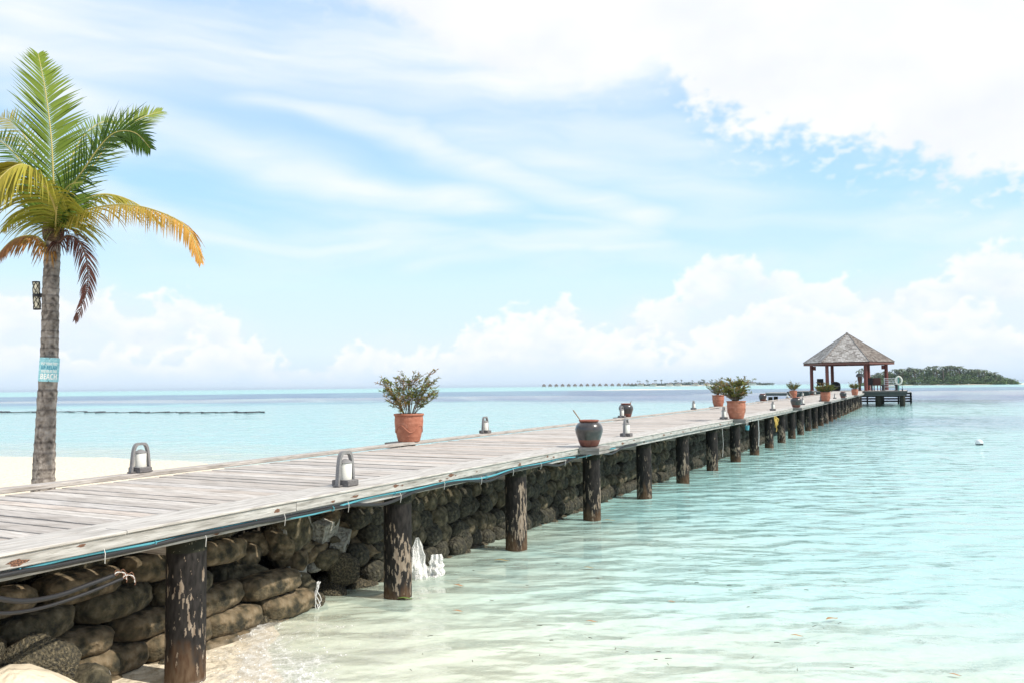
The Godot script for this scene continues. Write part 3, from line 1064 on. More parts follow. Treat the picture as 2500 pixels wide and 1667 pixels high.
# ------------------------------------------------------------------ lanterns, pots, jars
func arch_mesh() -> ArrayMesh:
	# a flat rounded bow of bar stock in the x-y plane, wider at the foot
	var outer := []
	var inner := []
	for k in 29:
		var t := k / 28.0
		var a := PI * (1.0 - t)
		var cx := signf(cos(a)) * pow(absf(cos(a)), 0.42)
		var sy := pow(absf(sin(a)), 0.50)
		var foot := 1.0 - sy
		outer.append(Vector2(cx * (0.079 + 0.019 * foot), sy * 0.25))
		inner.append(Vector2(cx * (0.060 + 0.020 * foot), sy * 0.229))
	var st := grow()
	var z := 0.0145
	for k in 28:
		var a: Vector2 = outer[k]
		var b: Vector2 = outer[k + 1]
		var c: Vector2 = inner[k + 1]
		var d: Vector2 = inner[k]
		quad(st, Vector3(a.x, a.y, z), Vector3(b.x, b.y, z), Vector3(c.x, c.y, z), Vector3(d.x, d.y, z))
		quad(st, Vector3(b.x, b.y, -z), Vector3(a.x, a.y, -z), Vector3(d.x, d.y, -z), Vector3(c.x, c.y, -z))
		quad(st, Vector3(a.x, a.y, -z), Vector3(b.x, b.y, -z), Vector3(b.x, b.y, z), Vector3(a.x, a.y, z))
		quad(st, Vector3(d.x, d.y, z), Vector3(c.x, c.y, z), Vector3(c.x, c.y, -z), Vector3(d.x, d.y, -z))
	return st.commit()

func build_lanterns() -> void:
	var arch := arch_mesh()
	var st := grow()
	block(st, Vector3(0, 0.0225, 0), Vector3(0.118, 0.045, 0.145), 0.006)
	block(st, Vector3(0, 0.006, 0), Vector3(0.215, 0.012, 0.052), 0.003)
	var base := st.commit()
	var body := lathe([[0.0, 0.045], [0.047, 0.0455], [0.047, 0.166], [0.0, 0.167]], 28)
	var cap := lathe([[0.0, 0.163], [0.052, 0.164], [0.053, 0.168], [0.03, 0.183], [0.008, 0.193], [0.0, 0.194]], 28)
	var ordinal := ["first", "second", "third", "fourth", "fifth", "sixth", "seventh", "eighth", "ninth"]
	for i in 9:
		for side in 2:
			var s: float = [[4.79, 10.9, 16.85, 22.7, 28.9, 34.7, 41.0, 47.6, 54.0], [4.845, 10.9, 17.0, 23.1, 29.2, 35.3, 41.8, 48.0, 54.4]][side][i]
			var where := jt(s, [3.80, 6.02][side], KERB + [0.0015, 0.009][side])
			where.basis = where.basis * Basis(Vector3.UP, rng.randf_range(-0.06, 0.06))
			var label := "grey arched lantern with white glass on the %s, %s from the shore" % [["lagoon-side border boards", "beach-side kerb"][side], ordinal[i]]
			var o := thing("deck_lantern", label, "lantern", where, "lanterns along the jetty edges")
			part("base", base, M.lantern_base, o)
			part("bow", arch, M.lantern_grey, o)
			part("glass", body, M.lantern_glass, o)
			part("cap", cap, M.lantern_grey, o)

func leaf_blade(st: SurfaceTool, at: Vector3, dir: Vector3, normal: Vector3, long: float, wide: float, color: Color) -> void:
	var side := dir.cross(normal).normalized() * wide * 0.5
	var up := side.cross(dir).normalized()
	var mid := at + dir * long * 0.45 + up * long * 0.10
	var tip := at + dir * long
	st.set_color(color)
	tri(st, at, mid + side, tip)
	tri(st, at, tip, mid - side)

func shrub(root: Node3D, seed_value: int, base: Vector3, high: float, spread: float, stems: int, thick: float) -> void:
	# stems that fork twice, with whorls of narrow leaves along the upper twigs
	var r := RandomNumberGenerator.new()
	r.seed = seed_value
	var leaves := grow()
	var bark := grow()
	var tones := [Color(0.11, 0.17, 0.04), Color(0.17, 0.22, 0.045), Color(0.27, 0.26, 0.06), Color(0.34, 0.21, 0.07), Color(0.08, 0.13, 0.045), Color(0.36, 0.18, 0.13), Color(0.28, 0.30, 0.10)]
	for k in stems:
		var a := TAU * (k + r.randf_range(-0.35, 0.35)) / stems
		var lean := pow(r.randf(), 0.6) * 0.95 + 0.08
		var out := Vector3(cos(a), 0, sin(a))
		var tall := high * r.randf_range(0.55, 1.0) * (1.1 - lean * 0.55)
		var p0 := base + out * 0.06 * lean
		var p1 := base + out * spread * 0.5 * lean * 0.5 + Vector3(0, tall * 0.5, 0)
		var p2 := base + out * spread * 0.5 * lean + Vector3(r.randf_range(-0.04, 0.04), tall, r.randf_range(-0.04, 0.04))
		bark.append_from(tube(curve([p0, p1, p2], 3), [0.006, 0.0055, 0.005, 0.0045, 0.004, 0.0035, 0.003], 5), 0, Transform3D())
		var twigs := [[p1, p2]]
		for j in 7:
			var t := r.randf_range(0.12, 0.95)
			var from := p0.lerp(p1, t * 2.0) if t < 0.5 else p1.lerp(p2, t * 2.0 - 1.0)
			var b := a + r.randf_range(-1.5, 1.5)
			var to := from + Vector3(cos(b), 0, sin(b)) * r.randf_range(0.05, 0.17) * spread / 0.65 + Vector3(0, r.randf_range(0.03, 0.13) * high / 0.55, 0)
			bark.append_from(tube([from, (from + to) / 2 + Vector3(0, 0.008, 0), to], [0.0035, 0.003, 0.002], 4), 0, Transform3D())
			twigs.append([from, to])
		for w in twigs:
			var tip: Vector3 = w[1]
			var way: Vector3 = (w[1] - w[0]).normalized()
			var tone: Color = tones[r.randi() % tones.size()]
			for j in int(24 * thick):
				var back := pow(r.randf(), 1.6)
				var at := tip.lerp(w[0], back * 0.85)
				var b := r.randf() * TAU
				var flat := Vector3(cos(b), 0, sin(b))
				var dir := (flat * r.randf_range(0.6, 1.0) + way * r.randf_range(0.2, 1.0) + Vector3(0, r.randf_range(-0.5, 0.4), 0)).normalized()
				var c := tone.lerp(tones[r.randi() % tones.size()], 0.45) * r.randf_range(0.75, 1.2)
				leaf_blade(leaves, at, dir, (Vector3.UP + flat * r.randf_range(-0.6, 0.6)).normalized(), r.randf_range(0.034, 0.062), r.randf_range(0.014, 0.023), c)
	part("stems", bark.commit(), M.stem, root)
	part("foliage", leaves.commit(), M.leaf, root)

func build_pots() -> void:
	var pot_body := lathe([[0.0, 0.0], [0.135, 0.0], [0.141, 0.006], [0.153, 0.055], [0.155, 0.060], [0.158, 0.063], [0.156, 0.067], [0.168, 0.12], [0.180, 0.19], [0.185, 0.25], [0.184, 0.29], [0.180, 0.318], [0.184, 0.322], [0.185, 0.326], [0.181, 0.331]], 48)
	var rim := lathe([[0.178, 0.329], [0.192, 0.333], [0.196, 0.341], [0.195, 0.353], [0.190, 0.359], [0.180, 0.36], [0.172, 0.354], [0.166, 0.33], [0.160, 0.30]], 48)
	var soil := lathe([[0.165, 0.318], [0.10, 0.328], [0.0, 0.33]], 24)
	# the wavy band in relief
	var wave := []
	for k in 97:
		var a := TAU * k / 96
		var y := 0.165 + 0.045 * sin(a * 4.0)
		wave.append(Vector3(cos(a) * (0.1745 + (y - 0.165) * 0.13), y, sin(a) * (0.1745 + (y - 0.165) * 0.13)))
	var band := tube(wave, [0.0085], 6)
	var jar_body := lathe([[0.098, 0.0], [0.104, 0.012], [0.122, 0.06], [0.142, 0.115], [0.157, 0.165], [0.160, 0.20], [0.150, 0.235], [0.130, 0.262], [0.108, 0.276], [0.104, 0.282]], 44)
	var jar_foot := lathe([[0.0, 0.0], [0.0975, 0.0], [0.105, 0.0115], [0.123, 0.0595], [0.1285, 0.074], [0.1275, 0.078]], 44)
	var jar_rim := lathe([[0.102, 0.279], [0.112, 0.286], [0.117, 0.294], [0.115, 0.301], [0.106, 0.303], [0.098, 0.297], [0.094, 0.27], [0.11, 0.24]], 40)
	var jar_water := lathe([[0.10, 0.262], [0.0, 0.2625]], 24)
	var high := [0.74, 0.56, 0.62, 0.46, 0.56, 0.54]
	var spread := [0.80, 0.82, 0.74, 0.76, 0.64, 0.62]
	var thick := [0.65, 1.15, 0.6, 1.25, 0.9, 0.85]
	var pot_labels := ["terracotta pot with a tall open straggly shrub on the beach-side ledge nearest the shore", "terracotta pot with a broad dense leafy shrub on the lagoon side of the deck", "terracotta pot with a sparse thin shrub on the beach-side ledge facing the dense one", "terracotta pot with a low green shrub leaning out on the lagoon side", "terracotta pot with a round shrub on the beach side by the side platform", "terracotta pot with a pale shrub on the lagoon side at the pavilion steps"]
	var jar_labels := ["dark glazed jar with red foot on a lagoon-side ledge nearest the shore, stick inside", "dark brown glazed jar on the beach-side ledge behind a lantern, third ledge row", "dark glazed jar with a long stick on the lagoon side before the low green shrub", "dark glazed jar on the beach side seen behind a lantern past the sparse shrub", "small dark jar on the lagoon side between the low green shrub and the pavilion", "dark jar on the beach side at the foot of a pavilion post"]
	for i in 6:
		var pot_s: float = POTS_BEACH[i] if i % 2 == 0 else POTS_LAGOON[i]
		var s: float = POTS_LAGOON[i] if i % 2 == 0 else POTS_BEACH[i]
		var pot_side := 6.07 if i % 2 == 0 else 3.60
		var jar_side := 3.56 if i % 2 == 0 else 6.07
		var o := thing("potted_shrub", pot_labels[i], "potted plant", jt(pot_s, pot_side, KERB + 0.0085), "terracotta pots along the jetty")
		o.basis = o.basis * Basis(Vector3.UP, 1.3 * i + 0.35)
		var body := part("pot", pot_body, M.terracotta, o)
		part("rim", rim, M.terracotta, body)
		part("wavy_band", band, M.terracotta, body)
		part("soil", soil, M.soil, o)
		shrub(o, 310 + i * 3, Vector3(0, 0.32, 0), high[i], spread[i], 19, thick[i])
		var j := thing("glazed_jar", jar_labels[i], "jar", jt(s - 0.03, jar_side, KERB + 0.0085), "dark glazed jars along the jetty")
		j.basis = j.basis * Basis(Vector3.UP, 0.9 * i)
		part("body", jar_body, M.glaze, j)
		part("foot", jar_foot, M.bare_clay, j)
		part("rim", jar_rim, M.red_clay, j)
		part("water_inside", jar_water, M.soil, j)
		if i in [0, 1, 2, 3]:
			# the ladle handle that stands in it leans on the rim
			var rest_on: Vector3 = [Vector3(-0.045, 0.305, -0.092), Vector3(0.03, 0.305, 0.09), Vector3(-0.02, 0.305, -0.098), Vector3(0.02, 0.305, 0.09)][i]
			var foot := Vector3(-rest_on.x * 0.25, 0.12, -rest_on.z * 0.25)
			var way := (rest_on - foot).normalized()
			var long: float = [0.36, 0.27, 0.40, 0.26][i]
			var stick := thing("wooden_ladle", ["thin ladle handle leaning out of the first lagoon-side jar", "short ladle handle in the brown jar behind a lantern", "long ladle handle leaning in the jar before the low green shrub", "short handle in the beach-side jar past the sparse shrub"][i], "ladle", Transform3D(jb(s), j.position))
			part("handle", tube([foot, rest_on, foot + way * long], [0.007, 0.0075, 0.0085], 8), M.stick, stick)
			part("scoop", lathe([[0.0, -0.03], [0.022, -0.022], [0.028, 0.0], [0.026, 0.012]], 12), M.stick, stick, Transform3D(Basis(), foot + Vector3(0, 0.012, 0)))

# ------------------------------------------------------------------ the coconut palm
func frond_mesh(rib: Array, long: float, count: int, droop: float, from: Color, to: Color, seed_value: int, face: Vector3, flip := 1.0, ragged := 0.0) -> ArrayMesh:
	# leaflets on both sides of the rib, their tips bent down by their weight
	var r := RandomNumberGenerator.new()
	r.seed = seed_value
	var st := grow()
	var n := rib.size()
	for k in count:
		var t := lerpf(0.10, 0.995, float(k) / (count - 1))
		var f := t * (n - 1)
		var i := mini(int(f), n - 2)
		var a: Vector3 = rib[i]
		var b: Vector3 = rib[i + 1]
		var base := a.lerp(b, f - i)
		var way := (b - a).normalized()
		var normal := (face - way * face.dot(way)).normalized()
		var side := way.cross(normal).normalized()
		var reach := long * pow(sin(PI * clampf(0.16 + t * 0.78, 0, 1)), 0.8) * r.randf_range(0.9, 1.08) * (1.0 - 0.25 * smooth(0.8, 1.0, t))
		var forward := lerpf(0.55, 1.25, t)
		for hand in [-1.0, 1.0]:
			if r.randf() < ragged:
				continue
			var dir: Vector3 = (side * hand + way * forward * r.randf_range(0.85, 1.15) + normal * flip * r.randf_range(0.05, 0.28)).normalized()
			var length := reach * r.randf_range(0.86, 1.08)
			var color := from.lerp(to, clampf(t * 1.15 - 0.1 + r.randf_range(-0.14, 0.14), 0, 1)) * r.randf_range(0.82, 1.15)
			var tip_color := color.lerp(to, 0.35)
			var wide := 0.0275 * clampf(long / 0.5, 0.6, 1.2) * r.randf_range(0.8, 1.1)
			var fall := droop * r.randf_range(0.8, 1.25)
			var last := base
			var last_wide := wide * 0.45
			var steps := 5
			for m in range(1, steps + 1):
				var u := float(m) / steps
				# bends over under its weight while keeping its length
				var heading := (dir + Vector3.DOWN * fall * u * 1.6).normalized()
				var p := last + heading * length / steps
				var w := wide * (1.0 - u * u) * (0.75 + 0.5 * u) if m < steps else 0.001
				var span := (way - heading * way.dot(heading)).normalized()
				st.set_color(color.lerp(tip_color, u))
				tri(st, last - span * last_wide * 0.5, last + span * last_wide * 0.5, p + span * w * 0.5)
				tri(st, last - span * last_wide * 0.5, p + span * w * 0.5, p - span * w * 0.5)
				last = p
				last_wide = w
	return st.commit()

func build_palm() -> void:
	var depth := 11.0
	var foot := at_depth(105, 1166, depth)
	foot.y = bed_height(foot.x, foot.z) - 0.05
	var palm := thing("palm_tree", "young coconut palm with ringed grey trunk on the beach behind the jetty", "palm tree", Transform3D(Basis(), foot))
	# trunk: a stack of leaf-scar rings
	var axis := []
	for p in [[105, 1166], [112, 1000], [118, 900], [121, 800], [123, 700], [127, 610], [129, 560]]:
		axis.append(at_depth(p[0], p[1], depth) - foot)
	axis.insert(0, Vector3(axis[0].x - 0.01, 0, axis[0].z))
	var fine := curve(axis, 34)
	var wob := noise_of(401, 1.2, 2)
	var verts := PackedVector3Array()
	var tints := PackedColorArray()
	var index := PackedInt32Array()
	var around := 28
	for k in fine.size():
		var p: Vector3 = fine[k]
		var t := clampf(p.y / axis[-1].y, 0, 1)
		var radius := table([[0.0, 0.155], [0.12, 0.138], [0.3, 0.122], [0.6, 0.108], [0.9, 0.098], [1.0, 0.10]], t)
		var ring := fposmod(p.y / 0.115 + wob.get_noise_1d(p.y * 3.0) * 0.35, 1.0)
		radius *= 1.0 + 0.07 * (ring - 0.5) - 0.07 * smooth(0.86, 1.0, ring)
		for i in around + 1:
			var a := TAU * i / around
			var d := Vector3(cos(a), 0, sin(a))
			verts.append(p + d * radius * (1.0 + wob.get_noise_3d(d.x * 2.0, p.y * 5.0, d.z * 2.0) * 0.05))
			# leaf scars are darker than the bark between them; lichen and old weather blotches
			var scar := smooth(0.74, 0.95, ring + wob.get_noise_3d(d.x * 6.0, p.y * 9.0, d.z * 6.0) * 0.12)
			var blotch_ := smooth(0.05, 0.45, wob.get_noise_3d(d.x * 1.1 + 9.0, p.y * 1.6, d.z * 1.1))
			tints.append(Color(1, 1, 1).lerp(Color(0.38, 0.35, 0.34), clampf(scar * 0.8 + blotch_ * 0.6, 0, 1)))
	for k in fine.size() - 1:
		for i in around:
			var a := k * (around + 1) + i
			index.append_array([a, a + 1, a + around + 1, a + 1, a + around + 2, a + around + 1])
	part("trunk", surface_of(verts, PackedVector2Array(), index, tints), M.bark, palm)
	# the fibrous boss the fronds grow from
	var boss := at_depth(129, 560, depth) - foot
	part("fibre_boss", lathe([[0.085, -0.20], [0.125, -0.13], [0.135, -0.02], [0.12, 0.10], [0.075, 0.22], [0.02, 0.30]], 20), M.fibre, palm, Transform3D(Basis(), boss))
	var green := Color(0.062, 0.118, 0.014)
	var lime := Color(0.135, 0.19, 0.018)
	var deep := Color(0.038, 0.08, 0.014)
	var yellow := Color(0.34, 0.27, 0.035)
	var orange := Color(0.52, 0.26, 0.055)
	# rib as picture points with their distance; leaflet length, number, droop, colours, facing
	var face := Vector3(0.15, 0.15, 1).normalized()
	var list := [
		[[[130, 545, 11.0], [130, 470, 11.02], [124, 340, 11.05], [110, 225, 11.15], [92, 132, 11.3]], 0.72, 78, 0.10, green, lime, Vector3(0.75, 0, 0.65), 1.0, 0.0],
		[[[140, 540, 11.0], [158, 482, 10.9], [205, 412, 10.8], [248, 352, 10.75], [285, 322, 10.7], [330, 325, 10.6], [366, 362, 10.5]], 0.62, 66, 0.3, deep, green, Vector3(-0.55, 0.3, 0.8), 1.0, 0.02],
		[[[150, 520, 11.3], [225, 405, 11.5], [282, 330, 11.7], [340, 290, 11.9], [392, 272, 12.1]], 0.50, 56, 0.12, green, Color(0.22, 0.27, 0.06), Vector3(0.0, 0.5, 0.85), 1.0, 0.03],
		[[[136, 520, 11.5], [168, 400, 12.0], [205, 330, 12.3], [250, 298, 12.6], [282, 300, 12.8]], 0.36, 46, 0.10, lime, lime, Vector3(0.2, 0.5, 0.8), 1.0, 0.02],
		[[[122, 520, 11.4], [92, 400, 11.9], [52, 322, 12.2], [12, 290, 12.4], [-30, 292, 12.6]], 0.42, 46, 0.12, lime, yellow, Vector3(-0.1, 0.5, 0.85), 1.0, 0.02],
		[[[118, 530, 11.3], [82, 450, 11.6], [42, 385, 11.9], [0, 345, 12.1], [-50, 330, 12.3]], 0.50, 50, 0.18, deep, green, Vector3(0.2, 0.35, 0.9), 1.0, 0.02],
		[[[148, 548, 11.0], [185, 522, 10.85], [262, 502, 10.6], [340, 504, 10.4], [420, 531, 10.2], [464, 568, 10.1], [490, 640, 10.05]], 0.47, 74, 1.15, Color(0.24, 0.28, 0.05), orange, Vector3(0.0, 1.0, 0.35), 1.0, 0.03],
		[[[150, 530, 11.2], [205, 488, 11.4], [262, 474, 11.6], [330, 496, 11.8], [392, 545, 12.0]], 0.44, 52, 0.8, green, yellow, Vector3(0.0, 1.0, 0.4), 1.0, 0.05],
		[[[142, 545, 10.9], [118, 470, 10.55], [60, 402, 10.2], [-5, 440, 9.95], [-70, 560, 9.75]], 0.86, 84, 1.0, Color(0.27, 0.30, 0.05), yellow, Vector3(0.1, 1.0, 0.3), 1.0, 0.0],
		[[[118, 602, 10.95], [88, 578, 10.85], [50, 578, 10.8], [15, 598, 10.75], [-35, 660, 10.7]], 0.42, 46, 1.3, Color(0.40, 0.22, 0.06), Color(0.22, 0.09, 0.04), Vector3(0.0, 1.0, 0.4), 1.0, 0.06],
		[[[138, 592, 10.92], [164, 576, 10.85], [192, 590, 10.8], [211, 640, 10.78], [210, 712, 10.75], [182, 782, 10.72]], 0.33, 62, 0.9, Color(0.075, 0.03, 0.026), Color(0.13, 0.055, 0.045), Vector3(0.5, 0.5, 0.7), 1.0, 0.12],
		[[[122, 560, 11.2], [88, 512, 11.4], [45, 515, 11.6], [5, 560, 11.8]], 0.46, 42, 1.0, Color(0.20, 0.24, 0.05), yellow, Vector3(0.0, 1.0, 0.4), 1.0, 0.05],
		[[[134, 560, 10.9], [140, 500, 10.7], [165, 455, 10.5], [200, 445, 10.4]], 0.34, 34, 0.35, green, lime, Vector3(0.1, 0.6, 0.8), 1.0, 0.05],
	]
	var k := 0
	for f in list:
		var knots := []
		for p in f[0]:
			knots.append(at_depth(p[0], p[1], p[2]) - foot)
		# each frond grows out of the boss
		knots.insert(0, boss + Vector3(0, -0.02, 0) + (knots[0] - boss) * 0.3)
		var rib := curve(knots, 8)
		var radii := []
		for i in rib.size():
			radii.append(lerpf(0.024, 0.004, pow(float(i) / rib.size(), 0.6)))
		var dead: bool = k == 10
		var frond := part("frond", frond_mesh(rib, f[1], int(f[2] * 1.4), f[3], f[4], f[5], 420 + k, f[6], f[7], f[8]), M.frond, palm)
		if dead:
			frond.set_meta("label", "withered dark brown frond hanging down the trunk")
		part("rib", tube(rib, radii, 6), M.dead_rachis if dead else M.rachis, frond)
		k += 1

func build_palm_fittings() -> void:
	# a tubular lamp in a black lattice on a bracket
	var at := at_depth(88, 722, 10.95)
	var lamp := thing("palm_lamp", "black lattice tube lamp with cream glass bracketed to the palm trunk", "lamp", Transform3D(Basis(Vector3(0, 0, 1), 0.06), at))
	part("glass", lathe([[0.0, -0.175], [0.040, -0.174], [0.040, 0.174], [0.0, 0.175]], 20), M.cream_glass, lamp)
	var st := grow()
	for y in [-0.182, -0.012, 0.182]:
		st.append_from(lathe([[0.0405, y - 0.006], [0.049, y - 0.005], [0.049, y + (0.03 if y > -0.1 and y < 0.1 else 0.006)], [0.0405, y + (0.031 if y > -0.1 and y < 0.1 else 0.007)]], 20), 0, Transform3D())
	var r := RandomNumberGenerator.new()
	r.seed = 5
	for band in 6:
		for k in 5:
			var a := TAU * (k + 0.5 * (band % 2)) / 5 + r.randf_range(-0.2, 0.2)
			var y := -0.15 + band * 0.06
			for turn in [-0.62, 0.62]:
				var b: float = a + turn
				st.append_from(tube([Vector3(cos(a) * 0.043, y - 0.03, sin(a) * 0.043), Vector3(cos((a + b) / 2) * 0.044, y, sin((a + b) / 2) * 0.044), Vector3(cos(b) * 0.043, y + 0.03, sin(b) * 0.043)], [0.0048], 4), 0, Transform3D())
	part("lattice", st.commit(), M.black_metal, lamp)
	part("bracket", beam(0.13, 0.05, 0.04, 0.004), M.black_metal, lamp, Transform3D(Basis(), Vector3(0.095, 0.0, -0.01)))
	# the painted board
	var centre := (at_depth(97, 873, 10.85) + at_depth(140, 931, 10.85)) / 2
	var turn := Basis(Vector3(0, 0, 1), deg_to_rad(-3.0)) * Basis(Vector3.UP, deg_to_rad(20.0))
	var sign_ := thing("beach_sign", "small light blue painted board with white lettering nailed to the palm trunk", "sign", Transform3D(turn, centre))
	var wide := 0.238
	var high := 0.315
	var outline := rect_outline(wide, high, 0.009)
	var board := grow()
	prism(board, outline, 0.008, Transform3D(Basis(Vector3.UP, -PI / 2), Vector3.ZERO))
	part("board", board.commit(), M.sign_blue, sign_)
	var font := SystemFont.new()
	font.font_names = PackedStringArray(["Droid Sans"])
	font.font_weight = 700
	var lines := [["PUT YOUR FEET", 0.080, 0.032, 0.185, M.sign_white], ["UP RELAX", 0.030, 0.046, 0.185, M.sign_ink], ["YOU'RE AT THE", -0.020, 0.034, 0.185, M.sign_white], ["BEACH", -0.088, 0.074, 0.19, M.sign_white]]
	for line in lines:
		var t := TextMesh.new()
		t.text = line[0]
		t.font = font
		t.font_size = 64
		t.pixel_size = 0.01
		t.depth = 0.1
		var box := t.get_aabb()
		var scale_ := Vector3(float(line[3]) / box.size.x, float(line[2]) / box.size.y, 0.02)
		var middle := box.get_center()
		part("lettering", t, line[4], sign_, Transform3D(Basis.from_scale(scale_), Vector3(-middle.x * scale_.x, float(line[1]) - middle.y * scale_.y, 0.0048)))
	for corner in [Vector2(0, 0.148), Vector2(0.004, -0.148)]:
		part("nail", lathe([[0.0, 0.0], [0.006, 0.001], [0.004, 0.003], [0.0, 0.004]], 8), M.rust, sign_, Transform3D(Basis(Vector3.RIGHT, PI / 2), Vector3(corner.x, corner.y, 0.0035)))

# ------------------------------------------------------------------ the platform and pavilion at the head of the jetty
const FLOOR := 1.10
const PAV_S := 67.2
const PAV_L := 4.88                       # the bend of the jetty carries it further in

func build_head() -> void:
	var platform := thing("head_platform", "broad grey timber platform on stout posts at the end of the jetty", "platform", jt(PAV_S, PAV_L, 0))
	# local: x outward along the jetty, z to the lagoon side
	var deep := 7.2
	var z0 := -3.95
	var z1 := 3.95
	var x := -deep / 2
	var k := 0
	var cuts := []
	for i in 4:
		cuts.append(beam(z1 - z0, 0.04, 0.142, 0.004, Vector2(i * 1.7, i * 0.6)))
	while x < deep / 2:
		part("plank", cuts[k % 4], M["plank_%d" % (k % 6)], platform, Transform3D(Basis(Vector3.UP, PI / 2), Vector3(x + 0.075, FLOOR - 0.02, 0)))
		x += 0.15
		k += 1
	for side in [-1.0, 1.0]:
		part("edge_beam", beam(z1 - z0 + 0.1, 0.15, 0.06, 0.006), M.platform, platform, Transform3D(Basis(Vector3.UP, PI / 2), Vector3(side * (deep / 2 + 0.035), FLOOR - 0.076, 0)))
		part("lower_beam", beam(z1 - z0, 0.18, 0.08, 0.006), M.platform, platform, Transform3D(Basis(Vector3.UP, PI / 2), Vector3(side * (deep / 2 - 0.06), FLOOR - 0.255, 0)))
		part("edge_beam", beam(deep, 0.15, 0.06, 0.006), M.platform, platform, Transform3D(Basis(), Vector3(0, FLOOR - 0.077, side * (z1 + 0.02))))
	var post := lathe([[0.0, -1.6], [0.17, -1.59], [0.165, 0.5], [0.16, FLOOR - 0.35], [0.0, FLOOR - 0.349]], 20)
	for px in [-3.35, 0.0, 3.35]:
		for pz in [-3.6, -1.9, 0.3, 2.1, 3.65]:
			part("post", post, M["pile_%d" % (1 + int(absf(px * pz)) % 2)], platform, Transform3D(Basis(Vector3.UP, px + pz), Vector3(px, 0, pz)))
	# the landing stage behind the platform, fenced with slats down to the water
	var landing := thing("boat_landing", "dark landing stage with slatted sides standing in the water behind the platform", "landing stage", jt(PAV_S, PAV_L, 0))
	for i in 19:
		part("plank", beam(3.6, 0.035, 0.185, 0.004, Vector2(i, i * 0.3)), M.border, landing, Transform3D(Basis(Vector3.UP, PI / 2), Vector3(3.9 + i * 0.19, 0.93, 2.45)))
	for i in 4:
		part("slat", beam(4.4, 0.125, 0.035, 0.003), M.dark_timber, landing, Transform3D(Basis(Vector3.UP, PI / 2), Vector3(6.0, 0.80 - i * 0.205, 2.05)))
		part("slat", beam(3.6, 0.125, 0.035, 0.003), M.dark_timber, landing, Transform3D(Basis(), Vector3(5.6, 0.80 - i * 0.205, 4.27)))
	for pz in [-0.1, 1.0, 2.2, 3.3, 4.2]:
		part("post", beam(1.9, 0.12, 0.12, 0.004), M.dark_timber, landing, Transform3D(Basis(Vector3(0, 0, 1), PI / 2), Vector3(6.09, -0.04, pz)))
	part("post", beam(1.9, 0.12, 0.12, 0.004), M.dark_timber, landing, Transform3D(Basis(Vector3(0, 0, 1), PI / 2), Vector3(7.3, -0.04, 4.19)))
	# the side wing on the beach side
	var wing := thing("side_landing", "narrow grey boarded landing jutting from the platform on the beach side", "landing stage", jt(PAV_S - 2.0, PAV_L + 4.75, 0))
	part("deck", beam(3.2, 0.06, 1.6, 0.004), M.border, wing, Transform3D(Basis(), Vector3(0, FLOOR - 0.10, 0)))
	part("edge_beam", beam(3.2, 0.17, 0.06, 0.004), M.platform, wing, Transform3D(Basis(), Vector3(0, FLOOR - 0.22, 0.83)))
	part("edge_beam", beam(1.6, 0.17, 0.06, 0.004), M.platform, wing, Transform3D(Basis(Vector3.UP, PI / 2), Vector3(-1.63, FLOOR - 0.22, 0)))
	for px in [-1.35, 1.35]:
		part("post", post, M.pile_1, wing, Transform3D(Basis(), Vector3(px, -0.05, -0.5)))
	# ramp from the jetty up to the platform
	var ramp := thing("ramp", "short sloping boarded ramp from the jetty deck up to the platform", "ramp", jt(HEAD - 0.45, 4.85, 0))
	part("ramp_boards", beam(1.12, 0.03, 2.2, 0.004), M.border, ramp, Transform3D(Basis(Vector3(0, 0, 1), 0.155), Vector3(-0.10, 1.0, 0)))
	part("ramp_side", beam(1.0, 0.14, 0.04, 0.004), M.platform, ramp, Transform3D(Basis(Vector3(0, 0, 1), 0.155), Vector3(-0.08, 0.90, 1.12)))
	build_pavilion()
	build_furniture()

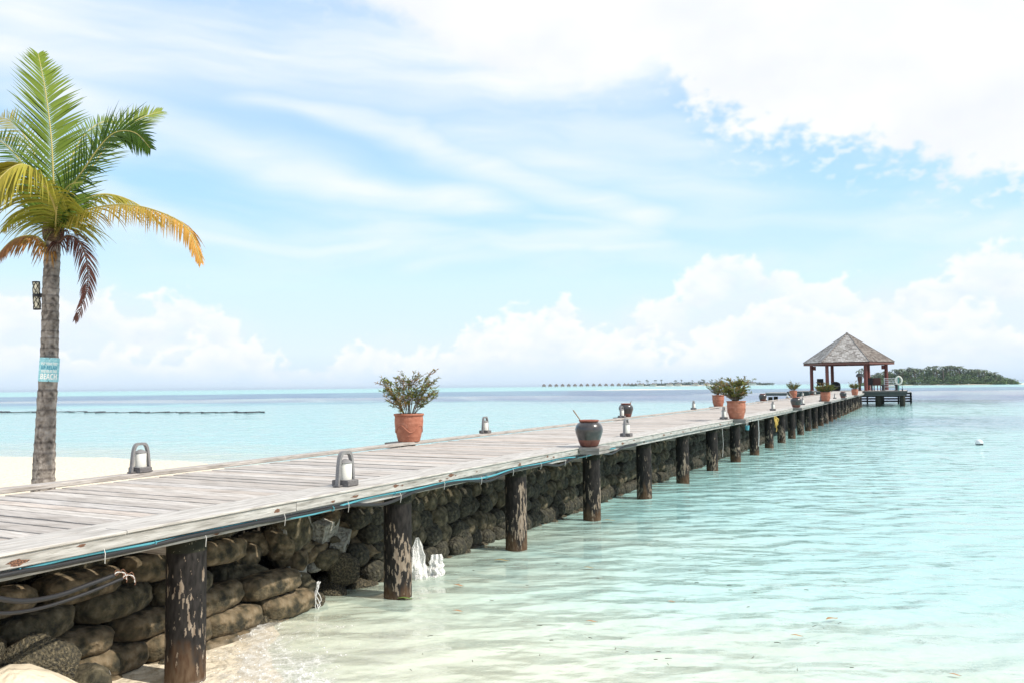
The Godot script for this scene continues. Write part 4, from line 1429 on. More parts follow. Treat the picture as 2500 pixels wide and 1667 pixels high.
func build_pavilion() -> void:
	var root := thing("pavilion", "six-sided open pavilion with shingled roof and dark red posts at the jetty head", "pavilion", jt(PAV_S, PAV_L, FLOOR))
	var eave := 3.22
	var eave_y := 2.10
	var top_y := 4.30
	# a corner points along each of these directions; 0 looks back along the jetty
	var turn := deg_to_rad(30.0)
	for k in 6:
		var a := turn + TAU * k / 6 + PI
		var p := Vector3(cos(a), 0, sin(a)) * 2.62
		var shaft := lathe([[0.138, 0.0], [0.13, 0.02], [0.124, 0.9], [0.124, 1.38], [0.134, 1.39], [0.134, 1.42], [0.122, 1.43], [0.12, 2.2]], 16)
		part("post", shaft, M.red_post, root, Transform3D(Basis(), p))
	for k in [1, 4]:
		var a: float = turn + TAU * k / 6 + PI
		part("loudspeaker_box", beam(0.2, 0.3, 0.2, 0.01), M.red_post, root, Transform3D(Basis(Vector3.UP, -a), Vector3(cos(a), 0, sin(a)) * 2.4 + Vector3(0, 1.72, 0)))
	# roof: six sides of overlapping shingle courses over boards, ridge caps on the hips
	var r := RandomNumberGenerator.new()
	r.seed = 77
	for k in 6:
		var a0 := turn + TAU * k / 6 + PI
		var a1 := turn + TAU * (k + 1) / 6 + PI
		var c0 := Vector3(cos(a0) * eave, eave_y, sin(a0) * eave)
		var c1 := Vector3(cos(a1) * eave, eave_y, sin(a1) * eave)
		var apex := Vector3(0, top_y, 0)
		var outward := ((c0 + c1) / 2 * Vector3(1, 0, 1)).normalized()
		var slope := (apex - (c0 + c1) / 2).normalized()
		var normal := slope.cross((c1 - c0).normalized())
		if normal.y < 0:
			normal = -normal
		var tools := [grow(), grow(), grow()]
		var rows := 26
		for row in rows:
			var t0 := float(row) / rows
			var t1 := minf(t0 + 1.35 / rows, 1.0)
			var left0 := c0.lerp(apex, t0)
			var right0 := c1.lerp(apex, t0)
			var wide := left0.distance_to(right0)
			var n := maxi(int(wide / 0.17), 1)
			for i in n:
				var shift := (0.5 if row % 2 else 0.0) / n
				var u0 := clampf(float(i) / n + shift - 0.5 / n + 0.004 / wide, 0, 1)
				var u1 := clampf(float(i + 1) / n + shift - 0.5 / n - 0.004 / wide, 0, 1)
				if u1 - u0 < 0.01:
					continue
				var jag := r.randf_range(-0.012, 0.012)
				var thick := r.randf_range(0.014, 0.026)
				var p0 := left0.lerp(right0, u0) - slope * jag + normal * thick
				var p1 := left0.lerp(right0, u1) - slope * jag + normal * thick
				var q0 := c0.lerp(apex, t1).lerp(c1.lerp(apex, t1), u0) + normal * 0.003
				var q1 := c0.lerp(apex, t1).lerp(c1.lerp(apex, t1), u1) + normal * 0.003
				var st: SurfaceTool = tools[[0, 0, 1, 2, 0, 2][r.randi() % 6]]
				# looking at the roof from outside, c0 is on one hand and c1 on the other; both windings are drawn alike
				quad(st, p0, q0, q1, p1)
				quad(st, p0 - normal * thick, p0, p1, p1 - normal * thick)
		for j in 3:
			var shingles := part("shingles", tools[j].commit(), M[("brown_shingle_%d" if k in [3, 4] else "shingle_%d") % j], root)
			shingles.set_meta("kind", "stuff")
		var boards_ := grow()
		quad(boards_, c0, apex, c1, c0 + Vector3(0, 0.0, 0))
		quad(boards_, c0 - Vector3(0, 0.05, 0), c1 - Vector3(0, 0.05, 0), apex - Vector3(0, 0.07, 0), c0 - Vector3(0, 0.05, 0))
		part("roof_boards", boards_.commit(), M.soffit, root)
		var mid := (c0 + c1) / 2
		var along_ := (c1 - c0).normalized()
		var edge := Basis(along_, Vector3.UP, along_.cross(Vector3.UP))
		part("eave_board", beam(c0.distance_to(c1) * 0.985, 0.17, 0.04, 0.004), M.eave, root, Transform3D(edge, mid * Vector3(0.985, 1, 0.985) + Vector3(0, -0.10, 0)))
		part("ring_beam", beam(2.66, 0.16, 0.09, 0.004), M.red_post, root, Transform3D(edge, mid.normalized() * Vector3(1, 0, 1) * 2.34 * 1.18 + Vector3(0, eave_y - 0.05, 0)))
		part("hip_cap", tube([c0 + Vector3(0, 0.02, 0), apex + Vector3(0, 0.02, 0)], [0.035], 6), M.shingle_1, root)
	part("finial", lathe([[0.12, 4.22], [0.10, 4.33], [0.04, 4.38], [0.0, 4.39]], 10), M.shingle_1, root)
	part("ceiling_lamp", lathe([[0.0, 1.88], [0.1, 1.9], [0.12, 1.96], [0.05, 2.0], [0.015, 2.02], [0.015, 2.5]], 14), M.lantern_base, root)

func chair(called: String, label: String, at: Transform3D, material: Material) -> void:
	var o := thing(called, label, "chair", at, "chairs in the pavilion")
	part("seat", beam(0.48, 0.05, 0.48, 0.01), material, o, Transform3D(Basis(), Vector3(0, 0.42, 0)))
	part("backrest", beam(0.05, 0.50, 0.48, 0.01), material, o, Transform3D(Basis(Vector3(0, 0, 1), -0.12), Vector3(0.25, 0.68, 0)))
	for x in [-0.21, 0.21]:
		for z in [-0.21, 0.21]:
			part("leg", beam(0.42, 0.045, 0.045, 0.004), material, o, Transform3D(Basis(Vector3(0, 0, 1), PI / 2), Vector3(x, 0.21, z)))
	for z in [-0.24, 0.24]:
		part("armrest", beam(0.46, 0.035, 0.05, 0.004), material, o, Transform3D(Basis(), Vector3(0, 0.64, z)))

func head_spot(px: float, s: float, y := FLOOR) -> Transform3D:      # on the platform floor, s metres along, in line with a pixel column
	var d := ray(px, 945)
	d.y = 0
	# solve for the spot on the cross line at s
	var base := along * s
	var t := 0.0
	var e := d.normalized()
	t = s / e.dot(along)
	var p := e * t
	return Transform3D(jb(s), Vector3(p.x, y, p.z))

func build_furniture() -> void:
	# a high-backed black wicker chair
	var cocoon := thing("wicker_armchair", "tall black wicker armchair with rounded back beside the inner pavilion posts", "armchair", head_spot(2041, 68.3))
	part("shell", lathe([[0.30, 0.0], [0.36, 0.12], [0.37, 0.34], [0.33, 0.55], [0.20, 0.66], [0.05, 0.69]], 18), M.dark_wicker, cocoon)
	part("cushion", lathe([[0.0, 0.30], [0.26, 0.31], [0.27, 0.37], [0.0, 0.40]], 16), M.joist, cocoon, Transform3D(Basis(), Vector3(-0.2, 0.0, 0.1)))
	chair("wooden_armchair", "dark wooden armchair near the beach-side corner of the pavilion", head_spot(2003, 68.8), M.dark_wicker)
	chair("wooden_armchair", "dark wooden armchair under the beams with its back to the lagoon-side corner post", head_spot(2136, 67.2), M.brown_wood)
	chair("wooden_armchair", "reddish wooden armchair at the lagoon-side edge of the pavilion", head_spot(2143, 66.6), M.brown_wood)
	chair("wooden_armchair", "black armchair standing against the front corner post", head_spot(2123, 66.0), M.dark_wicker)
	var lounge := thing("low_table", "low dark wooden table in the pavilion beside the black armchair", "table", head_spot(2128, 67.0))
	part("table_top", beam(0.8, 0.04, 0.5, 0.006), M.brown_wood, lounge, Transform3D(Basis(), Vector3(0, 0.45, 0)))
	for x in [-0.34, 0.34]:
		for z in [-0.2, 0.2]:
			part("leg", beam(0.43, 0.05, 0.05, 0.004), M.brown_wood, lounge, Transform3D(Basis(Vector3(0, 0, 1), PI / 2), Vector3(x, 0.215, z)))
	# standing hooded lamp behind the front post
	var hood := thing("hooded_stand", "slender dark stand with a grey domed hood behind the pavilion's front post", "stand", head_spot(2100, 66.3))
	part("dome", lathe([[0.23, 1.02], [0.245, 1.06], [0.22, 1.17], [0.14, 1.26], [0.0, 1.30]], 18), M.lantern_grey, hood)
	part("column", lathe([[0.16, 0.0], [0.10, 0.05], [0.09, 0.5], [0.13, 0.8], [0.15, 1.02]], 14), M.brown_wood, hood)
	# white railed steps down to the boats
	var steps := thing("railed_steps", "white railed boarding steps at the lagoon-side edge of the platform", "steps", head_spot(2176, 65.6))
	for i in 5:
		part("rail", tube([Vector3(0, 0.30 + i * 0.14, -0.42), Vector3(0, 0.30 + i * 0.14, 0.42)], [0.02], 8), M.steel, steps)
	for z in [-0.42, 0.42]:
		part("upright", tube([Vector3(0.06, 0, z), Vector3(0, 0.3, z), Vector3(0, 0.90, z)], [0.024], 8), M.steel, steps)
	part("tread", beam(0.4, 0.05, 0.9, 0.006), M.white_plastic, steps, Transform3D(Basis(), Vector3(0.1, 0.04, 0)))
	part("tread", beam(0.3, 0.05, 0.9, 0.006), M.joist, steps, Transform3D(Basis(), Vector3(0.15, 0.22, 0)))
	for k in 2:
		var bollard := thing("mooring_bollard", ["black mooring bollard beside the lagoon-side corner post of the pavilion", "black mooring bollard at the foot of the life ring post"][k], "bollard", head_spot([2157, 2190][k], 65.4))
		part("drum", lathe([[0.12, 0.0], [0.12, 0.03], [0.09, 0.06], [0.09, 0.32], [0.14, 0.38], [0.14, 0.42], [0.0, 0.44]], 16), M.black_metal, bollard)
		part("foot_plate", beam(0.34, 0.02, 0.34, 0.004), M.black_metal, bollard, Transform3D(Basis(), Vector3(0, 0.01, 0)))
	var stand := thing("life_ring_post", "pale green post at the platform corner", "post", head_spot(2195, 64.6))
	part("pole", beam(1.05, 0.09, 0.09, 0.006), M.green_paint, stand, Transform3D(Basis(Vector3(0, 0, 1), PI / 2), Vector3(0, 0.525, 0)))
	part("hook", tube([Vector3(-0.045, 0.98, 0), Vector3(-0.1, 0.98, 0), Vector3(-0.1, 1.02, 0)], [0.012], 6), M.steel, stand)
	var ring := thing("life_ring", "white life ring hanging on the pale green post", "life ring", stand.transform * Transform3D(Basis(Vector3.UP, PI / 2), Vector3(-0.1, 0.72, 0.02)))
	var loop := []
	for k in 33:
		loop.append(Vector3(cos(TAU * k / 32) * 0.20, sin(TAU * k / 32) * 0.27, 0))
	part("ring_body", tube(loop, [0.055], 10), M.ring_white, ring)
	part("grab_rope", tube([Vector3(0, 0.325, 0), Vector3(0.02, 0.36, 0.0), Vector3(-0.02, 0.37, 0)], [0.008], 5), M.yellow_rope, ring)
	var cleat := thing("flag_spike", "short dark spike on the outer corner of the platform edge", "spike", head_spot(2204, 64.0))
	part("shaft", lathe([[0.05, 0.0], [0.05, 0.1], [0.02, 0.14], [0.015, 0.34], [0.0, 0.36]], 8), M.black_metal, cleat)

# ------------------------------------------------------------------ islands, villas, boats far out
func far_point(px: float, py: float, distance: float) -> Vector3:
	var d := ray(px, py)
	return EYE + d * (distance / Vector2(d.x, d.z).length())

func leafy(st: SurfaceTool, r: RandomNumberGenerator, centre: Vector3, size: Vector3, count: int, leaf: float, tone: Color) -> void:
	for k in count:
		var d := Vector3(r.randfn(), r.randfn(), r.randfn()).normalized() * pow(r.randf(), 0.35)
		var p := centre + d * size
		var a := Vector3(r.randf_range(-1, 1), r.randf_range(-0.5, 0.5), r.randf_range(-1, 1)).normalized() * leaf
		var b := Vector3(r.randf_range(-1, 1), r.randf_range(-1, 1), r.randf_range(-1, 1)).normalized() * leaf * 0.8
		st.set_color(tone * r.randf_range(0.6, 1.35))
		tri(st, p - a - b * 0.5, p + b, p + a - b * 0.5)

func far_palm(root: Node3D, st_leaf: SurfaceTool, st_trunk: SurfaceTool, r: RandomNumberGenerator, foot: Vector3, tall: float, tone: Color) -> void:
	var top := foot + Vector3(r.randf_range(-0.12, 0.12) * tall, tall, r.randf_range(-0.1, 0.1) * tall)
	st_trunk.append_from(tube([foot, foot.lerp(top, 0.5) + Vector3(0.3, 0, 0), top], [0.35, 0.28, 0.22], 5), 0, Transform3D())
	for k in 13:
		var a := TAU * k / 13 + r.randf_range(-0.2, 0.2)
		var rise := r.randf_range(-0.2, 0.9)
		var out := Vector3(cos(a), rise, sin(a)).normalized()
		var long := r.randf_range(2.6, 3.8)
		var p := top
		var side := out.cross(Vector3.UP).normalized() * 0.55
		for m in 4:
			var q := p + (out + Vector3.DOWN * 0.42 * m).normalized() * long / 4
			var w := 1.0 - absf(m - 1.2) * 0.25
			st_leaf.set_color(tone * r.randf_range(0.7, 1.25))
			tri(st_leaf, p - side * w, p + side * w, q)
			tri(st_leaf, p - side * w, q, q - side * w * 0.8)
			p = q

func mound(root: Node, called: String, centre: Vector3, turn: float, long: float, deep: float, high: float, material: Material) -> MeshInstance3D:
	# a low lens of sand, its rim under the water
	var verts := PackedVector3Array()
	var index := PackedInt32Array()
	var n := noise_of(500 + int(long), 0.05, 3)
	var rows := 8
	var cols := 48
	for k in rows + 1:
		var t := float(k) / rows
		for i in cols + 1:
			var a := TAU * i / cols
			var k2 := 1.0 + n.get_noise_2d(cos(a) * 20.0, sin(a) * 20.0) * 0.3
			verts.append(Vector3(cos(a) * long * 0.5 * t * k2, high * (1.0 - t * t) - 0.25 * t, sin(a) * deep * 0.5 * t * k2))
	for k in rows:
		for i in cols:
			var a := k * (cols + 1) + i
			index.append_array([a, a + cols + 1, a + 1, a + 1, a + cols + 1, a + cols + 2])
	var o := part(called, surface_of(verts, PackedVector2Array(), index), material, root, Transform3D(Basis(Vector3.UP, turn), centre))
	return o

func build_far() -> void:
	var r := RandomNumberGenerator.new()
	r.seed = 900
	# the wooded island past the pavilion
	var far := 620.0
	var centre := far_point(2290, 934, far)
	centre.y = 0
	var facing := -atan2(centre.x, -centre.z)
	var isle := mound(self, "island", centre, facing, 100.0, 60.0, 0.9, M.far_sand)
	isle.set_meta("kind", "structure")
	isle.name = "island"
	var spit := mound(self, "sand_spit", centre + Basis(Vector3.UP, facing) * Vector3(46.0, 0, 6.0), facing, 46.0, 14.0, 0.55, M.far_sand)
	spit.set_meta("kind", "structure")
	var grove := thing("island_wood", "dense green wood with palm crowns covering the small island", "woodland", Transform3D(Basis(Vector3.UP, facing), centre))
	grove.set_meta("kind", "stuff")
	var leaf := grow()
	var trunk := grow()
	var profile := [[-46, 0.5], [-43, 3.0], [-38, 6.0], [-30, 8.0], [-18, 9.6], [-5, 10.4], [8, 10.2], [20, 9.0], [30, 6.8], [38, 4.6], [43, 2.4], [46, 0.4]]
	for k in 300:
		var x := r.randf_range(-44, 44)
		var z := r.randf_range(-16, 20)
		var most := table(profile, x) * (1.0 - 0.55 * smooth(4.0, 20.0, z))
		var y := most * r.randf_range(0.35, 0.95)
		var tone := Color(0.06, 0.10, 0.04).lerp(Color(0.14, 0.21, 0.06), r.randf() * 0.75)
		leafy(leaf, r, Vector3(x, y, z), Vector3(2.6, minf(y, 2.2), 2.4), 70, 0.55, tone)
	for k in 150:
		var x := r.randf_range(-46, 45)
		leafy(leaf, r, Vector3(x, r.randf_range(0.6, 0.7 + 0.2 * table(profile, x)), r.randf_range(13, 21)), Vector3(2.2, 0.9, 1.5), 50, 0.45, Color(0.07, 0.115, 0.04).lerp(Color(0.15, 0.21, 0.06), r.randf()))
	for k in 85:
		var x := r.randf_range(-45, 34)
		var top := table(profile, x)
		far_palm(grove, leaf, trunk, r, Vector3(x, 0.6, r.randf_range(-12, 14)), top * r.randf_range(0.72, 1.06) + 0.8, Color(0.10, 0.13, 0.065))
	for k in 7:
		var x := -42.0 - r.randf() * 3.0
		far_palm(grove, leaf, trunk, r, Vector3(x - k * 0.6, 0.4, r.randf_range(-6, 8)), r.randf_range(4.5, 11.5), Color(0.09, 0.12, 0.055))
	part("canopy", leaf.commit(), M.far_leaf, grove)
	part("trunks", trunk.commit(), M.stem, grove)
	# the long low resort island with its villas
	var away := 1500.0
	var resort := far_point(1710, 940, away)
	resort.y = 0
	var turn := -atan2(resort.x, -resort.z)
	var low := mound(self, "resort_island", resort, turn, 250.0, 60.0, 1.2, M.far_sand)
	low.set_meta("kind", "structure")
	var bar := mound(self, "sand_bar", far_point(1560, 951, 330.0) * Vector3(1, 0, 1), -0.12, 58.0, 30.0, 0.22, M.far_sand)
	bar.set_meta("kind", "structure")
	var trees := thing("resort_trees", "hazy low line of trees along the distant resort island", "woodland", Transform3D(Basis(Vector3.UP, turn), resort))
	trees.set_meta("kind", "stuff")
	leaf = grow()
	trunk = grow()
	for k in 210:
		var x := r.randf_range(-122, 122)
		var most := 4.0 + 3.5 * smooth(-110.0, -20.0, x) * smooth(125.0, 40.0, x) + 2.0 * exp(-pow((x - 88.0) / 8.0, 2.0))
		leafy(leaf, r, Vector3(x, most * r.randf_range(0.3, 0.8), r.randf_range(-15, 10)), Vector3(5.0, most * 0.3, 4.0), 26, 1.1, Color(0.05, 0.08, 0.04))
	for k in 26:
		far_palm(trees, leaf, trunk, r, Vector3(r.randf_range(-110, 60), 1.0, r.randf_range(-10, 10)), r.randf_range(7.5, 10.5), Color(0.06, 0.085, 0.045))
	part("canopy", leaf.commit(), M.far_leaf, trees)
	part("trunks", trunk.commit(), M.stem, trees)
	var ordinal := ["first", "second", "third", "fourth", "fifth", "sixth", "seventh", "eighth", "ninth", "tenth", "eleventh", "twelfth", "thirteenth", "fourteenth", "fifteenth", "sixteenth", "seventeenth", "eighteenth", "nineteenth", "twentieth"]
	for k in 20:
		var gap := 1328.0 + (k * 15.2 if k < 13 else 13 * 15.2 + (k - 13) * 9.0)
		var at := far_point(gap if k < 19 else 1512.0, 943, 1400.0 + k * 8.0)
		at.y = 0
		var hut := thing("water_villa", "tiny thatched stilt villa in the far row, %s from its open end" % ordinal[k], "villa", Transform3D(Basis(Vector3.UP, 0.1), at), "far row of stilt villas")
		var st := grow()
		block(st, Vector3(0, 2.4, 0), Vector3(5.4, 2.2, 5.0), 0.05)
		part("wall", st.commit(), M.far_wall, hut)
		part("roof", lathe([[4.4, 3.4], [2.6, 4.6], [0.0, 6.4]], 4), M.far_roof, hut, Transform3D(Basis(Vector3.UP, PI / 4), Vector3.ZERO))
		for x in [-2.2, 2.2]:
			part("stilt", lathe([[0.22, -1.0], [0.22, 1.3]], 5), M.far_roof, hut, Transform3D(Basis(), Vector3(x, 0, 1.5)))
	for k in 9:
		var spot := Vector3(-104 + k * 24.0 + r.randf_range(-5, 5), 1.0, 18)
		var villa := thing("beach_villa", "pale low villa on the far resort island's beach, %s from the stilt villas" % ordinal[k], "villa", trees.transform * Transform3D(Basis(), spot), "far beach villas")
		var st := grow()
		block(st, Vector3(0, 1.5, 0), Vector3(11, 2.6, 6), 0.05)
		part("wall", st.commit(), M.far_sand, villa)
		part("roof", lathe([[7.2, 2.8], [0.0, 5.2]], 4), M.far_roof, villa, Transform3D(Basis(Vector3.UP, PI / 4), Vector3.ZERO))
	# a covered boat near the horizon, beside the island
	var boat_at := far_point(2455, 931, 1100.0)
	boat_at.y = 0
	var boat := thing("covered_boat", "tiny dark covered boat lying off the wooded island's sand spit", "boat", Transform3D(Basis(Vector3.UP, facing), boat_at))
	part("hull", sack_mesh(601, Vector3(10.5, 1.6, 2.6), 0.3, 8, 10), M.boom, boat, Transform3D(Basis(), Vector3(0, 0.35, 0)))
	part("canopy", beam(6.0, 0.25, 2.4, 0.05), M.boom, boat, Transform3D(Basis(), Vector3(0, 2.5, 0)))
	for x in [-2.7, 2.7]:
		for z in [-1.0, 1.0]:
			part("canopy_post", beam(1.8, 0.15, 0.15, 0.01), M.boom, boat, Transform3D(Basis(Vector3(0, 0, 1), PI / 2), Vector3(x, 1.6, z)))
	# the floating boom off the beach
	var points := []
	var wob := noise_of(610, 0.35, 3)
	for k in 120:
		var p := at_depth(lerpf(-160.0, 628.0, k / 119.0), 1000.0, 1.0)
		var d := p - EYE
		d.y = 0
		d = d.normalized()
		var dist := lerpf(84.0, 60.0, k / 119.0)
		points.append(Vector3(d.x * dist, 0.028 + wob.get_noise_1d(k * 1.7) * 0.03, d.z * dist + wob.get_noise_1d(k * 0.6 + 50.0) * 3.0))
	var radii := []
	for k in 120:
		radii.append(0.03 + 0.035 * maxf(wob.get_noise_1d(k * 2.1 + 9.0), 0.0) + (0.03 if k > 108 else 0.0))
	var boom := thing("floating_boom", "long thin dark floating boom lying on the water off the beach", "boom")
	part("float_line", tube(points, radii, 8), M.boom, boom)
	# the mooring buoy
	var buoy := thing("mooring_buoy", "round white mooring buoy with shaded underside painted dark floating on the lagoon", "buoy", Transform3D(Basis(Vector3(0, 0, 1), 0.1), Vector3(12.3, 0.045, -21.9)))
	part("float_top", lathe([[0.094, -0.012], [0.095, 0.005], [0.085, 0.045], [0.06, 0.075], [0.03, 0.09], [0.0, 0.094]], 24), M.white_plastic, buoy)
	part("shaded_float_half", lathe([[0.0, -0.095], [0.05, -0.082], [0.085, -0.045], [0.0945, -0.0125]], 24), M.boom, buoy)  # the shade under the ball, put in as a dark lower half

# ------------------------------------------------------------------ small things on the wall and on the water
func rag_mesh(wide: float, high: float, seed_value: int, spread: float, jag: float) -> ArrayMesh:
	# cloth gathered at the top and hanging in folds, its lower hem torn
	var n := noise_of(seed_value, 2.0, 3)
	var verts := PackedVector3Array()
	var index := PackedInt32Array()
	var cols := 44
	var rows := 14
	for k in rows + 1:
		var t := float(k) / rows
		for i in cols + 1:
			var u := float(i) / cols
			var hem := 1.0 - jag * absf(fposmod(u * 9.0 + n.get_noise_1d(u * 4.0), 1.0) - 0.5) * t
			var width := wide * lerpf(spread, 1.0, pow(t, 0.8))
			var fold := sin(u * 17.0 + n.get_noise_2d(u * 2.0, t) * 2.0) * 0.035 * wide * (0.5 + t)
			verts.append(Vector3((u - 0.5) * width + n.get_noise_2d(t * 2.0, 5.0) * 0.05 * t, -t * high * hem, fold + 0.05 * t * sin(u * PI) + n.get_noise_2d(u * 1.0, t * 1.0 + 9.0) * 0.08 * high))
	for k in rows:
		for i in cols:
			var a := k * (cols + 1) + i
			index.append_array([a, a + 1, a + cols + 1, a + 1, a + cols + 2, a + cols + 1])
	return surface_of(verts, PackedVector2Array(), index)

func build_small() -> void:
	M.cloth.cull_mode = BaseMaterial3D.CULL_DISABLED
	var rag := thing("torn_cloth", "white torn sackcloth hanging into the water beside the second pile", "cloth", jt(6.14, 4.08, 0.34))
	rag.basis = rag.basis * Basis(Vector3.UP, -0.55)
	part("hanging_fold", rag_mesh(0.26, 0.38, 700, 0.12, 0.12), M.cloth, rag)
	part("hanging_fold", rag_mesh(0.16, 0.20, 704, 0.6, 0.25), M.cloth, rag, Transform3D(Basis(Vector3.UP, -0.3), Vector3(0.17, -0.16, 0.03)))
	var scrap := thing("torn_cloth", "white fringed scrap of sackcloth caught between the lowest sacks", "cloth", jt(2.98, 4.07, 0.135))
	scrap.basis = scrap.basis * Basis(Vector3(0, 0, 1), 0.12) * Basis(Vector3.RIGHT, -0.35)
	part("hanging_fold", rag_mesh(0.21, 0.055, 709, 0.95, 1.4), M.cloth, scrap)
	var shred := thing("rope_scrap", "frayed whitish rope scrap dangling from the broken stones", "rope", jt(4.92, 4.18, 0.2))
	for k in 4:
		var p := []
		for j in 7:
			p.append(Vector3(sin(j * 1.3 + k) * 0.016 + k * 0.012, -j * 0.035, cos(j * 1.7 + k * 2.0) * 0.012))
		part("strand", tube(p, [0.006, 0.005, 0.004], 5), M.cloth, shred)
	# plastic bag on the stones
	var bag := thing("plastic_bag", "crumpled grey plastic bag lying on the broken stones under the deck", "bag", jt(4.98, 4.46, 0.70))
	bag.basis = bag.basis * Basis.from_euler(Vector3(0.2, 0.5, 0.15))
	part("bag_body", sack_mesh(715, Vector3(0.24, 0.07, 0.12), 2.4, 10, 16), M.lantern_glass, bag)
	# hank of yellow rope and a white tube on the far piles
	var hank := thing("rope_hank", "hank of yellow rope hung on a pile below the deck edge", "rope", jt(22.15, 3.69, 0.83))
	for k in 4:
		var p := []
		for j in 17:
			var a := TAU * j / 16
			p.append(Vector3(sin(a) * (0.05 + 0.015 * k) + (0.04 * k), -0.15 + cos(a) * (0.14 - 0.02 * k), 0.03 + 0.012 * k + 0.02 * sin(a * 2.0)))
		part("coil", tube(p, [0.009], 6), M.yellow_rope, hank)
	part("rope_end", tube([Vector3(0.0, -0.27, 0.05), Vector3(0.02, -0.34, 0.06), Vector3(-0.02, -0.40, 0.05)], [0.009], 6), M.yellow_rope, hank)
	var hose := thing("hanging_hose", "thin white hose hanging straight down a pile into the water", "hose", jt(19.95, 3.70, 0.82))
	part("hose_run", tube([Vector3(0, 0, 0), Vector3(0.01, -0.3, 0.01), Vector3(-0.02, -0.62, 0.0)], [0.007], 6), M.white_plastic, hose)
	var line := thing("hanging_line", "thin pale line hanging beside the pile under the dense potted shrub", "line", jt(16.25, 3.70, 0.80))
	part("line_run", tube([Vector3(0, 0, 0), Vector3(0.01, -0.3, 0.01), Vector3(-0.03, -0.55, 0.0)], [0.004], 5), M.tie, line)
	var bottle := thing("blue_bucket", "small blue and white bucket hung under the ledge of the dense potted shrub", "bucket", jt(17.65, 3.50, 0.70))
	part("bucket_body", lathe([[0.035, 0.0], [0.046, 0.09], [0.048, 0.094], [0.043, 0.09], [0.033, 0.01]], 14), M.blue_pipe, bottle)
	part("bail", tube([Vector3(-0.06, 0.1, 0), Vector3(-0.04, 0.15, 0), Vector3(0, 0.172, 0), Vector3(0.04, 0.15, 0), Vector3(0.06, 0.1, 0)], [0.004], 5), M.tie, bottle)
	# leaves and twigs adrift
	var blade := grow()
	var flat := []
	for k in 9:
		var t := k / 8.0
		flat.append([t - 0.5, sin(PI * t) * 0.16 + 0.002, 0.05 * sin(t * 5.0)])
	for k in 8:
		var a: Array = flat[k]
		var b: Array = flat[k + 1]
		quad(blade, Vector3(a[0], a[2], -a[1]), Vector3(b[0], b[2], -b[1]), Vector3(b[0], b[2] + 0.02, 0), Vector3(a[0], a[2] + 0.02, 0))
		quad(blade, Vector3(a[0], a[2] + 0.02, 0), Vector3(b[0], b[2] + 0.02, 0), Vector3(b[0], b[2], b[1]), Vector3(a[0], a[2], a[1]))
	var leaf := blade.commit()
	for k in 3:
		M["dead_leaf_%d" % k].cull_mode = BaseMaterial3D.CULL_DISABLED
	var afloat := [[2032, 1516, 0.075, 0, "large orange-brown leaf drifting on clear open water"], [1947, 1558, 0.05, 0, "small reddish leaf drifting near the large orange-brown leaf"], [1487, 1273, 0.10, 1, "yellow-brown leaf afloat beside the fourth pile"], [1118, 1497, 0.05, 0, "orange leaf afloat in the shallows off the second pile"], [1120, 1434, 0.06, 0, "brown leaf afloat beside the drift of twigs off the second pile"], [990, 1466, 0.08, 2, "green leaf floating at the foot of the second pile"], [1225, 1372, 0.09, 1, "brownish leaf afloat off the third pile"], [1438, 1390, 0.06, 1, "yellow leaf afloat in the twig drift past the third pile"], [1640, 1474, 0.04, 0, "little reddish leaf adrift over the pale sand"], [1445, 1523, 0.05, 0, "thin red-brown leaf adrift in the shallows"], [2334, 1655, 0.04, 0, "small orange leaf adrift far from the jetty"]]
	for f in afloat:
		var d := ray(f[0], f[1])
		var p := EYE + d * (-EYE.y / d.y)
		var o := thing("drifting_leaf", f[4], "leaf", Transform3D(Basis(Vector3.UP, rng.randf_range(-0.5, 0.5)), p + Vector3(0, 0.02, 0)), "leaves adrift on the lagoon")
		part("leaf_blade", leaf, M["dead_leaf_%d" % f[3]], o, Transform3D(Basis.from_scale(Vector3.ONE * float(f[2]) * 1.6), Vector3.ZERO))
	var scatter := thing("drifting_twigs", "scatter of tiny dark twigs and weed bits adrift on the shallows", "twigs")
	scatter.set_meta("kind", "stuff")
	var bits := grow()
	for k in 60:
		var d := ray(rng.randf_range(1000, 2150), pow(rng.randf(), 0.8) * 400.0 + 1262.0)
		var p := EYE + d * (-EYE.y / d.y)
		if shore_distance(p.x, p.z) < 0.6:
			continue
		p.y = 0.016
		var a := rng.randf() * TAU
		var h := Vector3(cos(a), 0, sin(a)) * rng.randf_range(0.008, 0.024)
		bits.append_from(tube([p - h, p + Vector3(0, 0.002, rng.randf_range(-0.006, 0.006)), p + h], [0.002, 0.0024, 0.0014], 4), 0, Transform3D())
	part("bits", bits.commit(), M.twig, scatter)
	# foam where the wash runs up the sand: a lacy film with bubbles standing in it
	var n := noise_of(720, 3.2, 4)
	var verts := PackedVector3Array()
	var uvs := PackedVector2Array()
	var index := PackedInt32Array()
	var cols := 60
	for k in cols + 1:
		for i in cols + 1:
			var p := Vector3(-2.3 + 1.9 * i / cols, 0, -6.0 + 2.4 * k / cols)
			p.y = maxf(0.0, bed_height(p.x, p.z)) + 0.021
			verts.append(p)
			uvs.append(Vector2(float(i) / cols, float(k) / cols))
	for k in cols:
		for i in cols:
			var a := k * (cols + 1) + i
			index.append_array([a, a + 1, a + cols + 1, a + 1, a + cols + 2, a + cols + 1])
	var lace := Image.create(512, 512, false, Image.FORMAT_RGBA8)
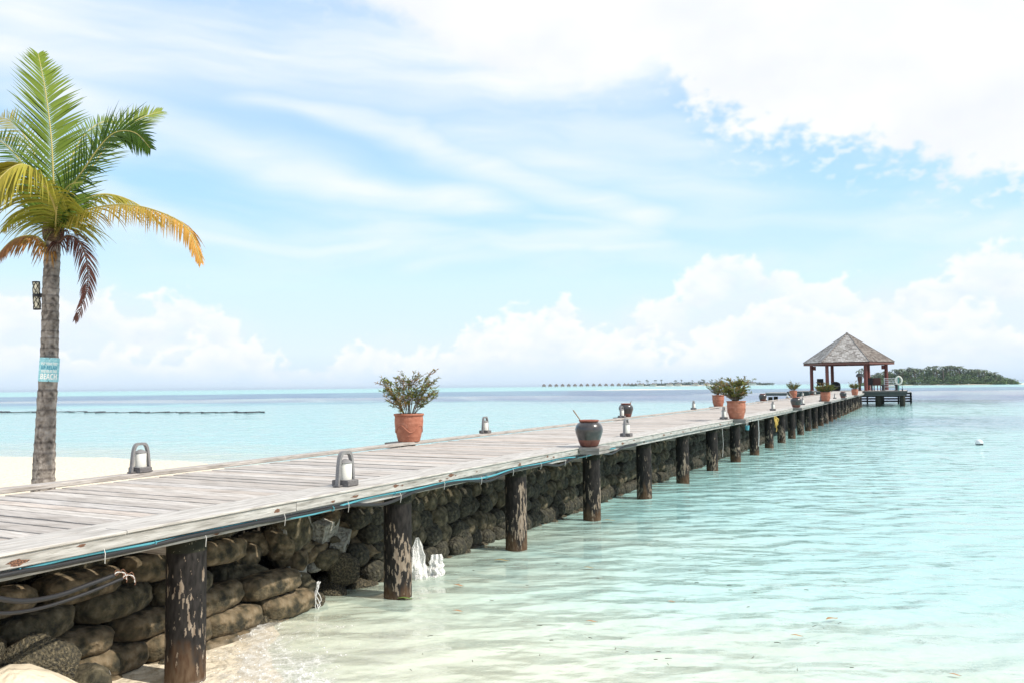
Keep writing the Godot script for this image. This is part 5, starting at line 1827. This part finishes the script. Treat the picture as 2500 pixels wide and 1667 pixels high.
	for y in 512:
		for x in 512:
			var px := -2.3 + 1.9 * x / 512.0
			var pz := -6.0 + 2.4 * y / 512.0
			var off := shore_distance(px, pz) + n.get_noise_2d(px * 0.5, pz * 0.5) * 0.35
			var cell := absf(n.get_noise_2d(px * 1.6, pz * 1.6))
			var fine := absf(n.get_noise_2d(px * 6.0 + 50.0, pz * 6.0))
			var band := 1.15 * exp(-pow((off - 0.14) / 0.26, 2.0)) + 0.28 * exp(-pow((off - 0.9) / 0.35, 2.0))
			var cover := clampf(band * (0.40 + 0.45 * smooth(0.30, 0.0, cell) + 0.35 * smooth(0.25, 0.0, fine)), 0.0, 1.0) * 0.85
			cover *= smooth(0.0, 0.05, x / 512.0) * smooth(1.0, 0.95, x / 512.0) * smooth(0.0, 0.1, y / 512.0) * smooth(1.0, 0.95, y / 512.0)
			lace.set_pixel(x, y, Color(1, 1, 1, cover))
	M.foam.albedo_texture = texture(lace)
	M.foam.transparency = BaseMaterial3D.TRANSPARENCY_ALPHA
	var foam := thing("sea_foam", "white lacy foam of the wash on the sand by the first pile", "foam")
	foam.set_meta("kind", "stuff")
	part("foam_film", surface_of(verts, uvs, index), M.foam, foam)
	var bubbles := MultiMeshInstance3D.new()
	bubbles.name = "bubbles"
	var many := MultiMesh.new()
	many.transform_format = MultiMesh.TRANSFORM_3D
	var ball := SphereMesh.new()
	ball.radial_segments = 8
	ball.rings = 4
	ball.radius = 1.0
	ball.height = 2.0
	many.mesh = ball
	var spots := []
	while spots.size() < 1600:
		var p := Vector3(rng.randf_range(-2.2, -0.5), 0, rng.randf_range(-5.9, -3.7))
		var off := shore_distance(p.x, p.z) + n.get_noise_2d(p.x * 0.5, p.z * 0.5) * 0.35
		if rng.randf() < exp(-pow((off - 0.14) / 0.2, 2.0)) * smooth(0.16, 0.0, absf(n.get_noise_2d(p.x * 1.6, p.z * 1.6))):
			p.y = maxf(0.0, bed_height(p.x, p.z)) + 0.022
			spots.append(p)
	many.instance_count = spots.size()
	for k in spots.size():
		var size := 0.0018 + 0.004 * pow(rng.randf(), 3.0)
		many.set_instance_transform(k, Transform3D(Basis.from_scale(Vector3(size, size * 0.7, size)), spots[k]))
	bubbles.multimesh = many
	bubbles.material_override = M.bubble
	foam.add_child(bubbles)

func _ready() -> void:
	rng.seed = 20
	set_camera_and_light()
	make_materials()
	for k in 3:
		M["pile_%d" % k].uv1_scale = Vector3(1, -1.0 / 1.65, 1)
		M["pile_%d" % k].uv1_offset = Vector3(0, 1, 0)
	build_sea()
	build_jetty()
	build_wall()
	build_head()
	build_palm()
	build_far()
	build_lanterns()
	build_pots()
	build_palm_fittings()
	build_cables()
	build_small()
